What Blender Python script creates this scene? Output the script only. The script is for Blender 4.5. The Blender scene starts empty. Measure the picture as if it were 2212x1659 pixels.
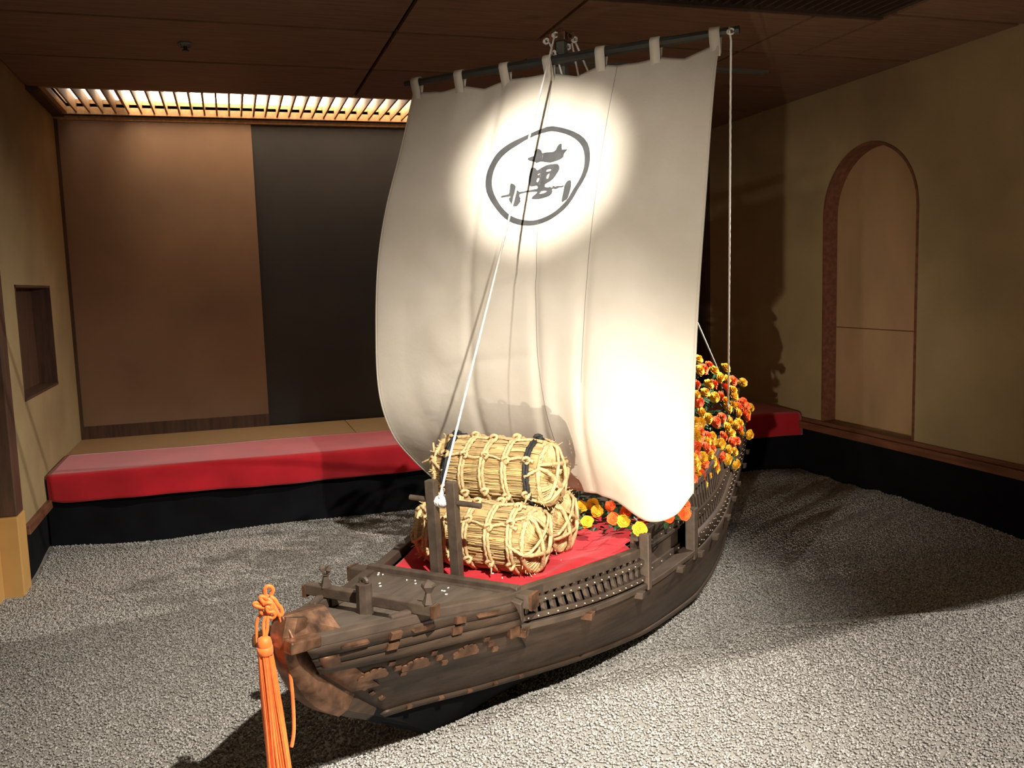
import bpy, bmesh, math, random
import numpy as np
from mathutils import Vector, Matrix, noise

random.seed(7)
rng = np.random.default_rng(7)
scene = bpy.context.scene
C = scene.collection
R = math.radians

# ------------------------------------------------------------------ camera
CAM_H = 1.42
def camera():
    yaw, pitch, roll = R(17.484), R(-6.556), R(-1.751)
    fwd = Vector((math.sin(yaw), math.cos(yaw), 0)); right = Vector((math.cos(yaw), -math.sin(yaw), 0)); up = Vector((0, 0, 1))
    f2 = fwd*math.cos(pitch)+up*math.sin(pitch); u2 = up*math.cos(pitch)-fwd*math.sin(pitch)
    r3 = right*math.cos(roll)+u2*math.sin(roll); u3 = u2*math.cos(roll)-right*math.sin(roll)
    cd = bpy.data.cameras.new('camera'); o = bpy.data.objects.new('camera', cd); C.objects.link(o)
    m = Matrix((r3, u3, -f2)).transposed().to_4x4(); m.translation = Vector((0, 0, CAM_H))
    o.matrix_world = m
    cd.sensor_width = 36; cd.lens = 1901.0/2212*36; cd.clip_start = .02
    scene.camera = o
camera()

# ------------------------------------------------------------------ world, lights, exposure
w = bpy.data.worlds.new('world'); scene.world = w; w.use_nodes = True
w.node_tree.nodes['Background'].inputs[0].default_value = (1.0, .84, .66, 1)
w.node_tree.nodes['Background'].inputs[1].default_value = .125
vs = scene.view_settings
vs.view_transform = 'Standard'; vs.look = 'None'; vs.exposure = 0.0; vs.gamma = 1.0; vs.use_curve_mapping = False
scene.cycles.use_denoising = True
scene.cycles.max_bounces = 6
scene.cycles.sample_clamp_indirect = 4.0

def spot(name, loc, target, energy, size, blend, color, radius):
    l = bpy.data.lights.new(name, 'SPOT'); l.energy = energy; l.spot_size = R(size); l.spot_blend = blend
    l.color = color; l.shadow_soft_size = radius
    o = bpy.data.objects.new(name, l); C.objects.link(o); o.location = loc
    o.rotation_euler = (Vector(target)-Vector(loc)).to_track_quat('-Z', 'Y').to_euler()
    return o
WARM = (1.0, .88, .70)
# ceiling spotlights above the visitor side: a tight beam on the emblem, a soft one on the sail, a wide one down on ship and gravel
KEY = (1.0, .93, .82)
spot('ceiling_spot_emblem', (-.45, 1.05, 2.50), (1.20, 3.35, 1.86), 1250, 17, 1.0, KEY, .02)
spot('ceiling_spot_sail', (-.45, 1.05, 2.50), (1.10, 3.15, 1.50), 135, 48, .9, KEY, .02)
spot('ceiling_spot_ship', (.75, .67, 2.50), (.50, 2.85, .0), 800, 68, 1.0, KEY, .02)
spot('ceiling_spot_side', (3.80, 3.30, 2.30), (-.05, 4.35, .0), 760, 64, 1.0, KEY, .02)
# low floor spotlight in front of the ship
spot('floor_spot', (-.07, .79, .24), (1.55, 2.86, .56), 270, 35, 1.0, WARM, .02)
spot('floor_spot_spill', (-.07, .79, .24), (1.75, 2.90, .95), 95, 62, 1.0, WARM, .02)
# added lamp brightening the foreground gravel, its far edge cut by an added flap
spot('added_gravel_spot', (1.75, .20, 2.52), (1.75, 1.5, .0), 590, 150, .3, (1.0, .93, .84), .0015)

# ------------------------------------------------------------------ helpers
def nm(mat): return mat.node_tree.nodes, mat.node_tree.links
def mat(name, col, rough=.7, metal=0.0, var=.0, vscale=8.0, stretch=(1, 1, 1), bump=0.0, bscale=60.0, col2=None, emit=None, estr=0, sheen=0, spec=None, coords='Object', detail=4, randval=0.0, bdist=.01):
    m = bpy.data.materials.new(name); m.use_nodes = True
    N, Lk = nm(m); b = N['Principled BSDF']
    b.inputs['Base Color'].default_value = (*col, 1); b.inputs['Roughness'].default_value = rough; b.inputs['Metallic'].default_value = metal
    if spec is not None: b.inputs['Specular IOR Level'].default_value = spec
    if sheen: b.inputs['Sheen Weight'].default_value = sheen
    if emit: b.inputs['Emission Color'].default_value = (*emit, 1); b.inputs['Emission Strength'].default_value = estr
    if var or bump:
        tc = N.new('ShaderNodeTexCoord'); mp = N.new('ShaderNodeMapping'); mp.inputs['Scale'].default_value = stretch
        Lk.new(tc.outputs[coords], mp.inputs['Vector'])
    if var:
        n = N.new('ShaderNodeTexNoise'); n.inputs['Scale'].default_value = vscale; n.inputs['Detail'].default_value = detail
        Lk.new(mp.outputs[0], n.inputs['Vector'])
        r = N.new('ShaderNodeValToRGB')
        c2 = col2 or tuple(min(1, c*(1+var)) for c in col); c1 = tuple(c*(1-var) for c in col) if not col2 else col
        r.color_ramp.elements[0].color = (*c1, 1); r.color_ramp.elements[1].color = (*c2, 1)
        r.color_ramp.elements[0].position = .32; r.color_ramp.elements[1].position = .68
        Lk.new(n.outputs['Fac'], r.inputs['Fac'])
        if randval:
            oi = N.new('ShaderNodeObjectInfo'); hs = N.new('ShaderNodeHueSaturation'); mr = N.new('ShaderNodeMapRange')
            mr.inputs['To Min'].default_value = 1-randval; mr.inputs['To Max'].default_value = 1+randval
            Lk.new(oi.outputs['Random'], mr.inputs['Value']); Lk.new(mr.outputs[0], hs.inputs['Value'])
            Lk.new(r.outputs[0], hs.inputs['Color']); Lk.new(hs.outputs[0], b.inputs['Base Color'])
        else:
            Lk.new(r.outputs[0], b.inputs['Base Color'])
    if bump:
        n2 = N.new('ShaderNodeTexNoise'); n2.inputs['Scale'].default_value = bscale; n2.inputs['Detail'].default_value = 5
        Lk.new(mp.outputs[0], n2.inputs['Vector'])
        bp = N.new('ShaderNodeBump'); bp.inputs['Strength'].default_value = bump; bp.inputs['Distance'].default_value = bdist
        Lk.new(n2.outputs['Fac'], bp.inputs['Height']); Lk.new(bp.outputs[0], b.inputs['Normal'])
    return m

M = {}
M['hull'] = mat('hull_wood', (.046, .029, .019), .5, spec=.3, var=.35, vscale=5, stretch=(.6, 3, 9), bump=.25, bscale=30, bdist=.004)
M['deck'] = mat('deck_wood', (.090, .070, .053), .6, spec=.35, var=.22, vscale=6, stretch=(1, 5, 5), bump=.2, bscale=40, bdist=.004)
M['frame'] = mat('frame_wood', (.068, .048, .035), .5, spec=.35, var=.25, vscale=9, stretch=(1, 3, 3), bump=.15, bscale=50, bdist=.003)
M['black'] = mat('black_paint', (.0045, .005, .006), .9, spec=.12, var=.3, vscale=6)
M['copper'] = mat('copper', (.20, .105, .062), .42, metal=.75, var=.65, vscale=22, bump=.35, bscale=45, col2=None, bdist=.004)
M['brass'] = mat('brass_nail', (.55, .46, .34), .45, metal=.5)
M['red'] = mat('red_felt', (.50, .012, .022), .95, var=.18, vscale=14, bump=.15, bscale=300, sheen=.15, bdist=.002, spec=.1)
M['redbench'] = mat('red_bench_felt', (.44, .012, .02), .95, var=.12, vscale=5, bump=.15, bscale=240, sheen=.3, bdist=.002, spec=.1)
M['straw'] = mat('straw', (.52, .37, .17), .75, var=.35, vscale=30, stretch=(.25, 1.6, 1.6), bump=.5, bscale=60, bdist=.006)
M['strawend'] = mat('straw_end', (.55, .40, .19), .75, var=.4, vscale=50, bump=.6, bscale=90, bdist=.006)
M['strawrope'] = mat('straw_rope', (.56, .40, .20), .8, var=.3, vscale=80, bump=.5, bscale=150, bdist=.004)
M['blackrope'] = mat('black_rope', (.018, .018, .018), .75, var=.4, vscale=90, bump=.5, bscale=150, bdist=.004)
M['rope'] = mat('white_rope', (.78, .76, .72), .8, bump=.4, bscale=300, bdist=.002)
M['ropelace'] = mat('white_lashing', (.80, .79, .77), .7, bump=.3, bscale=150, bdist=.003)
M['orange'] = mat('orange_silk', (.88, .17, .022), .55, var=.12, vscale=60, sheen=.2)
M['plaster'] = mat('ochre_plaster', (.300, .225, .118), .92, var=.14, vscale=2.2, bump=.35, bscale=130, bdist=.004, spec=.15)
M['door'] = mat('door_panel', (.37, .235, .125), .75, var=.16, vscale=3, stretch=(1, 1, .5), bump=.15, bscale=90, bdist=.002, spec=.2)
M['redwood'] = mat('reddish_timber', (.150, .058, .030), .5, var=.3, vscale=6, stretch=(6, .7, 6), bump=.15, bscale=40, bdist=.003)
M['pillar'] = mat('pillar_timber', (.075, .036, .021), .55, var=.3, vscale=7, stretch=(6, 6, .6), bump=.15, bscale=40, bdist=.003)
M['ceil'] = mat('ceiling_board', (.185, .105, .065), .6, var=.2, vscale=9, stretch=(.5, 5, 5), bump=.1, bscale=30, bdist=.003, randval=.12)
M['ceildark'] = mat('ceiling_gap', (.030, .016, .010), .8)
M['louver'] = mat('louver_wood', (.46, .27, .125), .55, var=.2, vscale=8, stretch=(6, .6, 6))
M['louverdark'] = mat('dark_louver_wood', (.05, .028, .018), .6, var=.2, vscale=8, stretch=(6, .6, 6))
M['panelgold'] = mat('gold_brown_panel', (.26, .155, .09), .55, var=.18, vscale=1.6, bump=.06, bscale=160, bdist=.002)
M['panelblack'] = mat('charcoal_panel', (.032, .029, .028), .55, var=.25, vscale=1.5)
M['tatami'] = mat('tatami', (.30, .185, .085), .8, var=.12, vscale=60, stretch=(.2, 6, 1), bump=.2, bscale=200, bdist=.002)
M['yellowblock'] = mat('yellow_panel', (.50, .28, .085), .65, var=.1, vscale=3)
M['leaf'] = mat('leaf_green', (.030, .085, .028), .5, var=.4, vscale=40)
M['fy'] = mat('yellow_petal', (.85, .46, .012), .7, var=.2, vscale=90, sheen=.1)
M['fo'] = mat('orange_petal', (.88, .13, .012), .7, var=.2, vscale=90, sheen=.1)
M['grain'] = mat('white_grain', (.85, .83, .78), .6)
M['grey'] = mat('grey_plastic', (.16, .16, .15), .5)
M['metal'] = mat('dark_metal', (.07, .07, .07), .4, metal=.6)
M['yard'] = mat('yard_pole', (.035, .038, .034), .28, var=.3, vscale=14, stretch=(5, .5, 5))
M['mast'] = mat('mast_wood', (.10, .10, .085), .55, var=.25, vscale=8)
M['light'] = mat('light_panel', (1, 1, 1), .8, emit=(1.0, .86, .64), estr=12.0)
M['lightdim'] = mat('dim_light_panel', (1, 1, 1), .8, emit=(1.0, .90, .72), estr=3.0)
M['ink'] = mat('black_ink', (.045, .046, .048), .85, var=.2, vscale=25)
M['seam'] = mat('seam_thread', (.30, .28, .25), .9)

def sail_material():
    m = bpy.data.materials.new('sail_cotton'); m.use_nodes = True; N, Lk = nm(m)
    b = N['Principled BSDF']; out = N['Material Output']
    b.inputs['Base Color'].default_value = (.72, .66, .565, 1); b.inputs['Roughness'].default_value = .9; b.inputs['Specular IOR Level'].default_value = .1
    tc = N.new('ShaderNodeTexCoord'); n = N.new('ShaderNodeTexNoise'); n.inputs['Scale'].default_value = 5; n.inputs['Detail'].default_value = 6
    n2 = N.new('ShaderNodeTexNoise'); n2.inputs['Scale'].default_value = 420
    Lk.new(tc.outputs['Object'], n.inputs['Vector']); Lk.new(tc.outputs['Object'], n2.inputs['Vector'])
    r = N.new('ShaderNodeValToRGB'); r.color_ramp.elements[0].color = (.69, .63, .535, 1); r.color_ramp.elements[1].color = (.75, .69, .60, 1)
    r.color_ramp.elements[0].position = .35; r.color_ramp.elements[1].position = .65
    Lk.new(n.outputs['Fac'], r.inputs['Fac']); Lk.new(r.outputs[0], b.inputs['Base Color'])
    ad = N.new('ShaderNodeMath'); ad.operation = 'MULTIPLY_ADD'; ad.inputs[1].default_value = .06
    Lk.new(n2.outputs['Fac'], ad.inputs[0]); Lk.new(n.outputs['Fac'], ad.inputs[2])
    bp = N.new('ShaderNodeBump'); bp.inputs['Strength'].default_value = .35; bp.inputs['Distance'].default_value = .02
    Lk.new(ad.outputs[0], bp.inputs['Height']); Lk.new(bp.outputs[0], b.inputs['Normal'])
    t = N.new('ShaderNodeBsdfTranslucent'); t.inputs['Color'].default_value = (.75, .66, .52, 1)
    mx = N.new('ShaderNodeMixShader'); mx.inputs[0].default_value = .16
    Lk.new(b.outputs[0], mx.inputs[1]); Lk.new(t.outputs[0], mx.inputs[2]); Lk.new(mx.outputs[0], out.inputs['Surface'])
    return m
M['sail'] = sail_material()

def gravel_material(name, attr=True):
    m = bpy.data.materials.new(name); m.use_nodes = True; N, Lk = nm(m); b = N['Principled BSDF']
    b.inputs['Roughness'].default_value = .55
    if attr:
        a = N.new('ShaderNodeAttribute'); a.attribute_name = 'tone'
        r = N.new('ShaderNodeValToRGB'); e = r.color_ramp.elements
        e[0].color = (.13, .12, .11, 1); e[0].position = 0
        e[1].color = (.52, .50, .475, 1); e[1].position = 1
        x = e.new(.15); x.color = (.25, .235, .215, 1)
        x = e.new(.6); x.color = (.35, .33, .30, 1)
        Lk.new(a.outputs['Fac'], r.inputs['Fac']); Lk.new(r.outputs[0], b.inputs['Base Color'])
    else:
        b.inputs['Base Color'].default_value = (.26, .245, .22, 1)
    return m
M['gravel'] = gravel_material('gravel_stones'); M['gravelbase'] = gravel_material('gravel_bed', False)

class MB:
    """collects geometry, then links it as one mesh object"""
    def __init__(s): s.v = []; s.f = []
    def add(s, vs, fs):
        o = len(s.v); s.v += [tuple(p) for p in vs]; s.f += [tuple(i+o for i in f) for f in fs]
    def box(s, c, d, rot=None):
        vs = [Vector((x*d[0]/2, y*d[1]/2, z*d[2]/2)) for x in (-1, 1) for y in (-1, 1) for z in (-1, 1)]
        if rot: vs = [rot @ p for p in vs]
        c = Vector(c)
        s.add([p+c for p in vs], [(0, 1, 3, 2), (4, 6, 7, 5), (0, 4, 5, 1), (2, 3, 7, 6), (0, 2, 6, 4), (1, 5, 7, 3)])
    def b2(s, p, q): s.box([(a+b)/2 for a, b in zip(p, q)], [abs(b-a) for a, b in zip(p, q)])
    def beam(s, p, q, wd, ht, up=(0, 0, 1), t1=1.0):
        p, q = Vector(p), Vector(q); d = (q-p).normalized(); u = Vector(up); l = d.cross(u).normalized(); u = l.cross(d).normalized()
        vs = []
        for e, k in ((p, 1.0), (q, t1)):
            for a, b in ((-1, -1), (1, -1), (1, 1), (-1, 1)): vs.append(e+l*a*wd/2*k+u*b*ht/2*k)
        s.add(vs, [(3, 2, 1, 0), (4, 5, 6, 7), (0, 1, 5, 4), (1, 2, 6, 5), (2, 3, 7, 6), (3, 0, 4, 7)])
    def sweep(s, pts, section, closed=False, cap=True):
        """section(i)-> list of 3D points (a ring) for path point i"""
        rings = [section(i) for i in range(len(pts))]; k = len(rings[0]); vs = [p for r in rings for p in r]; fs = []
        n = len(rings)
        for i in range(n if closed else n-1):
            j = (i+1) % n
            for a in range(k):
                b = (a+1) % k; fs.append((i*k+a, i*k+b, j*k+b, j*k+a))
        if cap and not closed: fs += [tuple(range(k-1, -1, -1)), tuple((n-1)*k+a for a in range(k))]
        s.add(vs, fs)
    def tube(s, pts, r, sides=8, closed=False, lobes=0, twist=0.0, ldepth=.22, taper=None):
        P = [Vector(p) for p in pts]; n = len(P); prev = None; frames = []
        for i in range(n):
            a = P[(i-1) % n] if (closed or i > 0) else P[i]; b = P[(i+1) % n] if (closed or i < n-1) else P[i]
            d = (b-a).normalized()
            if prev is None:
                u = d.cross(Vector((0, 0, 1)) if abs(d.z) < .9 else Vector((1, 0, 0))).normalized()
            else:
                u = (prev-d*prev.dot(d)).normalized()
            prev = u; frames.append((u, d.cross(u)))
        L = [0]
        for i in range(1, n): L.append(L[-1]+(P[i]-P[i-1]).length)
        def sec(i):
            u, w_ = frames[i]; out = []; rr = r*(taper(i/(n-1)) if taper else 1)
            for a in range(sides):
                th = 2*math.pi*a/sides
                k = rr*(1+ldepth*math.cos(lobes*(th-twist*L[i]))) if lobes else rr
                out.append(P[i]+u*k*math.cos(th)+w_*k*math.sin(th))
            return out
        s.sweep(P, sec, closed)
    def lathe(s, prof, sides=16, c=(0, 0, 0)):
        c = Vector(c)
        s.sweep(prof, lambda i: [c+Vector((prof[i][0]*math.cos(2*math.pi*a/sides), prof[i][0]*math.sin(2*math.pi*a/sides), prof[i][1])) for a in range(sides)])
    def grid(s, fn, nu, nv):
        vs = [fn(i/nu, j/nv) for j in range(nv+1) for i in range(nu+1)]
        s.add(vs, [(j*(nu+1)+i, j*(nu+1)+i+1, (j+1)*(nu+1)+i+1, (j+1)*(nu+1)+i) for j in range(nv) for i in range(nu)])
    def ico(s, c, r, sc=(1, 1, 1)):
        t = (1+5**.5)/2
        vs = [(-1, t, 0), (1, t, 0), (-1, -t, 0), (1, -t, 0), (0, -1, t), (0, 1, t), (0, -1, -t), (0, 1, -t), (t, 0, -1), (t, 0, 1), (-t, 0, -1), (-t, 0, 1)]
        fs = [(0, 11, 5), (0, 5, 1), (0, 1, 7), (0, 7, 10), (0, 10, 11), (1, 5, 9), (5, 11, 4), (11, 10, 2), (10, 7, 6), (7, 1, 8), (3, 9, 4), (3, 4, 2), (3, 2, 6), (3, 6, 8), (3, 8, 9), (4, 9, 5), (2, 4, 11), (6, 2, 10), (8, 6, 7), (9, 8, 1)]
        k = r/math.sqrt(1+t*t)
        s.add([(c[0]+a*k*sc[0], c[1]+b*k*sc[1], c[2]+d*k*sc[2]) for a, b, d in vs], fs)
    def mesh(s, name, m, smooth=False):
        me = bpy.data.meshes.new(name); me.from_pydata(s.v, [], s.f); me.update()
        if smooth: me.polygons.foreach_set('use_smooth', [True]*len(me.polygons))
        me.materials.append(M[m] if isinstance(m, str) else m)
        return me
    def build(s, name, m, parent=None, smooth=False, bevel=0, solid=0, fix=True):
        me = s.mesh(name, m, smooth)
        if fix:
            bm = bmesh.new(); bm.from_mesh(me); bmesh.ops.recalc_face_normals(bm, faces=bm.faces); bm.to_mesh(me); bm.free()
        o = bpy.data.objects.new(name, me); C.objects.link(o); o.parent = parent
        if solid: d = o.modifiers.new('thickness', 'SOLIDIFY'); d.thickness = solid; d.offset = 0
        if bevel: d = o.modifiers.new('bevel', 'BEVEL'); d.width = bevel; d.segments = 2; d.limit_method = 'ANGLE'
        return o

def tag(o, label=None, cat=None, group=None, kind=None):
    if label: o['label'] = label
    if cat: o['category'] = cat
    if group: o['group'] = group
    if kind: o['kind'] = kind
    return o
def empty(name, loc, rz=0.0):
    o = bpy.data.objects.new(name, None); C.objects.link(o); o.location = loc; o.rotation_euler = (0, 0, rz); o.empty_display_size = .1
    return o
def inst(name, me, parent, loc=(0, 0, 0), rot=(0, 0, 0), sc=(1, 1, 1)):
    o = bpy.data.objects.new(name, me); C.objects.link(o); o.parent = parent; o.location = loc; o.rotation_euler = rot; o.scale = sc
    return o

# ship frame
AX = R(45.5); K0 = Vector((.489, 2.623, 0))
VA = Vector((math.cos(AX), math.sin(AX), 0)); VB = Vector((math.sin(AX), -math.cos(AX), 0))
def W(t, s, z): return K0+VA*t+VB*s+Vector((0, 0, z))
def P(t, s, z): return Vector((t, -s, z))              # local coordinates of an object turned by AX

# ------------------------------------------------------------------ the room
XL, XR, YB, ZC = -1.056, 3.908, 6.72, 2.64
YF = -2.2
ZT = .42                                               # platform height

def slab(name, p, q, m, label=None, cat=None, bevel=0, parent=None):
    b = MB(); b.b2(p, q); o = b.build(name, m, parent, bevel=bevel)
    if parent is None: tag(o, label, cat, kind='structure')
    return o

# left wall, with a rectangular niche (y 5.12..6.05, z .88..1.49)
b = MB()
n0, n1, m0, m1 = 5.12, 6.05, .88, 1.488
for y0, y1, z0, z1 in ((4.80, n0, .25, ZC+.2), (n1, YB, .25, ZC+.2), (n0, n1, .25, m0), (n0, n1, m1, ZC+.2)):
    b.b2((XL-.30, y0, z0), (XL, y1, z1))
b.b2((XL-.44, YF, -.1), (XL-.14, 4.72, ZC+.2))
tag(b.build('wall_left', 'plaster'), 'ochre plastered wall on the left with a small dark niche', 'wall', kind='structure')
b = MB(); b.b2((XL-.30, n0-.02, m0-.02), (XL-.10, n1+.02, m1+.02))
win = tag(b.build('window_1', 'pillar'), 'small dark brown recessed wall opening in the left wall', 'window', kind='structure')
for p, q in (((XL-.10, n0, m0), (XL+.004, n1, m0+.014)), ((XL-.10, n0, m1-.014), (XL+.002, n1, m1)), ((XL-.10, n0, m0), (XL+.002, n0+.014, m1)), ((XL-.10, n1-.014, m0), (XL+.002, n1, m1))):
    b = MB(); b.b2(p, q); b.build('window_frame', 'pillar', win)
slab('baseboard_left', (XL-.25, 4.80, -.2), (XL-.012, YB, .25), 'black', 'black skirting under the left wall rail', 'skirting')
slab('trim_1', (XL-.05, 4.85, .235), (XL+.025, 5.62, .285), 'redwood', 'reddish wooden rail along the foot of the left wall', 'trim', .004)
# pillar and block at the left edge of the picture
slab('trim_2', (XL-.2, 4.70, .37), (XL+.006, 4.835, ZC), 'pillar', 'dark brown wooden post at the left edge', 'post', .006)
slab('trim_3', (XL-.2, 4.68, -.15), (XL+.012, 4.835, .37), 'yellowblock', 'yellowish block under the dark post at the left edge', 'block', .006)
slab('trim_4', (XL-.2, 4.58, -.15), (XL-.075, 4.68, .44), 'yellowblock', 'nearer taller yellowish block at the left edge', 'block', .006)

# back wall
b = MB(); b.b2((XL-.3, YB+.05, -.2), (XR+.3, YB+.25, ZC+.5))
tag(b.build('wall_back', 'panelblack'), 'dark back wall behind the platform', 'wall', kind='structure')
wp = empty('wall_panel', (0, YB, ZT)); tag(wp, 'gold brown sliding panel on the back wall at left', 'panel')
b = MB(); b.b2((XL, 0, .09), (.217, .05, ZC-ZT-.03)); b.build('panel_sheet', 'panelgold', wp)
b = MB(); b.b2((XL, -.008, 0), (.217, .05, .09)); b.build('bottom_rail', 'pillar', wp)
b = MB(); b.b2((XL, -.012, .0), (XL+.022, .05, ZC-ZT-.03)); b.build('side_frame', 'pillar', wp)
b = MB(); b.b2((.217, .025, 0), (3.45, .05, ZC-ZT-.03))
dp = empty('wall_panel', (0, YB, ZT)); tag(dp, 'wide charcoal black panel on the back wall behind the sail', 'panel')
b.build('panel_sheet', 'panelblack', dp)
b = MB(); b.b2((3.45, -.02, 0), (3.52, .05, ZC-ZT-.03)); b.build('side_frame', 'pillar', dp)
b = MB(); b.b2((3.86, -.03, 0), (3.908, .05, ZC-ZT)); b.build('corner_post', 'pillar', dp)

# right wall with the arched doorway
dy0, dy1, dz0, dzs, dzt = 4.298, 5.178, .388, 1.80, 2.235
NA = 28
cyd, rd = (dy0+dy1)/2, (dy1-dy0)/2
arch = [(cyd+rd*math.cos(math.pi*k/NA), dzs+(dzt-dzs)*math.sin(math.pi*k/NA)) for k in range(NA+1)]   # from far side (y1) to near side (y0)
outline = [(dy1, dz0)]+arch+[(dy0, dz0)]
b = MB()
for y0, y1 in ((YF, dy0), (dy1, YB+.1)): b.b2((XR, y0, .3), (XR+.3, y1, ZC+.2))
b.b2((XR, dy0, .3), (XR+.3, dy1, dz0))
fs = []; vs_ = []
for k in range(NA+1):
    y, z = arch[k]; vs_ += [(XR, y, z), (XR, y, ZC+.2), (XR+.3, y, z), (XR+.3, y, ZC+.2)]
for k in range(NA):
    a, c = 4*k, 4*(k+1); fs += [(a, a+1, c+1, c), (a+2, c+2, c+3, a+3)]
b.add(vs_, fs)
tag(b.build('wall_right', 'plaster'), 'ochre plastered wall on the right with an arched doorway', 'wall', kind='structure')
door = tag(empty('door_1', (XR, cyd, dz0)), 'round-arched sliding door with light brown panel in the right wall', 'door', kind='structure')
def rel(y, z): return (y-cyd, z-dz0)
# reveal lining
b = MB(); vs_ = []; fs = []
for (y, z) in outline:
    y, z = rel(y, z); k = .018
    yi = y*(1-k/rd*.8); zi = z-(k if z > dzs-dz0 else 0)*(z-(dzs-dz0))/(dzt-dzs)
    vs_ += [(-.008, y, z), (.115, y, z), (-.008, yi, zi), (.115, yi, zi)]
for k in range(len(outline)-1):
    a, c = 4*k, 4*k+4; fs += [(a, c, c+1, a+1), (a+2, a+3, c+3, c+2), (a, a+2, c+2, c), (a+1, c+1, c+3, a+3)]
b.add(vs_, fs); b.build('door_frame', 'redwood', door)
b = MB(); n = len(outline)
b.add([(.10, *rel(y, z)) for y, z in outline]+[(.135, *rel(y, z)) for y, z in outline], [tuple(range(n)), tuple(range(2*n-1, n-1, -1))])
leaf = b.build('door_leaf', 'door', door)
b = MB(); b.b2((.097, -rd+.02, .655), (.104, rd-.02, .661)); b.build('joint_line', 'redwood', leaf)
b = MB(); b.b2((.06, -rd+.006, .70), (.10, -rd+.022, .77)); b.build('door_pull', 'metal', leaf, bevel=.003)
slab('trim_5', (XR-.045, YF, .315), (XR+.05, 5.43, .365), 'redwood', 'long reddish wooden sill rail along the right wall', 'trim', .004)
slab('trim_6', (XR-.020, YF, .365), (XR+.05, 5.43, .390), 'redwood', 'thin upper sill moulding along the right wall', 'trim', .003)
slab('baseboard_right', (XR-.008, YF, -.2), (XR+.2, YB, .32), 'black', 'black skirting under the right wall sill', 'skirting')

# ceiling: dark backing with separate boards, two louvered light wells
LY0, LY1, LX0, LX1 = 5.90, 6.645, -.96, 2.40
QY0, QY1, QX0, QX1 = 3.02, 3.66, 1.62, 3.06
xs = [XL, .84, 2.74, XR]; ys = [YF, -.91, -.155, .60, 1.355, 2.11, 2.865, 3.62, 4.375, 5.13, 5.885]
b = MB()
zt = ZC+.04
for x0, x1, y0, y1 in ((XL-.3, XR+.3, YF, QY0), (XL-.3, QX0, QY0, QY1), (QX1, XR+.3, QY0, QY1), (XL-.3, XR+.3, QY1, LY0), (XL-.3, LX0, LY0, LY1), (LX1, XR+.3, LY0, LY1), (XL-.3, XR+.3, LY1, YB+.1)):
    b.b2((x0, y0, zt), (x1, y1, zt+.02))
ceil = tag(b.build('ceiling', 'ceildark'), 'dark wooden board ceiling with louvered light wells', 'ceiling', kind='structure')
def board(x0, x1, y0, y1):
    if x1-x0 < .03 or y1-y0 < .03: return
    b = MB(); b.b2((x0+.010, y0+.015, ZC), (x1-.010, y1-.015, ZC+.020)); b.build('ceiling_board', 'ceil', ceil)
for i in range(3):
    for j in range(len(ys)-1):
        x0, x1, y0, y1 = xs[i], xs[i+1], ys[j], ys[j+1]
        hx0, hx1 = QX0-.05, QX1+.05
        if y0 < QY1+.05 and y1 > QY0-.05 and x0 < hx1 and x1 > hx0:
            board(x0, min(x1, hx0), y0, y1); board(max(x0, hx1), x1, y0, y1)
            board(max(x0, hx0), min(x1, hx1), y0, min(y1, QY0-.05)); board(max(x0, hx0), min(x1, hx1), max(y0, QY1+.05), y1)
        else: board(x0, x1, y0, y1)
board(LX1+.03, XR, LY0, YB)

def louver(name, label, x0, x1, y0, y1, step, wood, lit):
    t = tag(empty(name, (x0, y0, ZC)), label, 'louver')
    dx, dy = x1-x0, y1-y0; H = .085
    for p, q in (((-.03, -.03, 0), (dx+.03, 0, H+.05)), ((-.03, dy, -.008), (dx+.03, dy+.028, H+.05)), ((-.03, 0, 0), (0, dy, H+.05)), ((dx, 0, 0), (dx+.03, dy, H+.05))):
        b = MB(); b.b2(p, q); b.build('frame_board', wood, t)
    b = MB(); b.b2((0, 0, 0), (.012, dy, H)); me = b.mesh('slat', wood)
    k = 0; x = step*.6
    while x < dx-.02:
        inst('slat', me, t, (x, 0, .004)); x += step
    if lit:
        b = MB(); b.b2((.36, dy-.37, H+.002), (dx, dy-.01, H+.012)); tag(b.build('light_panel', 'light', t), 'glowing white panel above the slats')
        b = MB(); b.b2((0, dy-.37, H+.002), (.345, dy-.01, H+.012)); b.build('light_panel', 'lightdim', t)
        b = MB(); b.b2((0, 0, H+.006), (dx, dy-.37, H+.02)); b.build('backing', 'louver', t)
        b = MB(); b.b2((.345, 0, H-.03), (.36, dy, H+.03)); b.build('divider', wood, t)
    else:
        b = MB(); b.b2((0, 0, H+.03), (dx, dy, H+.045)); b.build('backing', 'ceildark', t)
    return t
louver('ceiling_louver', 'wooden ceiling louver lit from above along the back wall', LX0, LX1, LY0, LY1, .0815, 'louver', True)
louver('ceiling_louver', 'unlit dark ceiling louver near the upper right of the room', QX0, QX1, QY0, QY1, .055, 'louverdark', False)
slab('trim_7', (XL, YB-.012, ZC-.035), (XR, YB+.05, ZC-.008), 'louver', 'wooden strip between the lit louver and the back wall', 'trim')
slab('trim_8', (XL-.05, 5.86, ZC-.02), (LX0-.03, YB, ZC+.02), 'louverdark', 'dark ceiling board end in the back left corner', 'trim')

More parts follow.
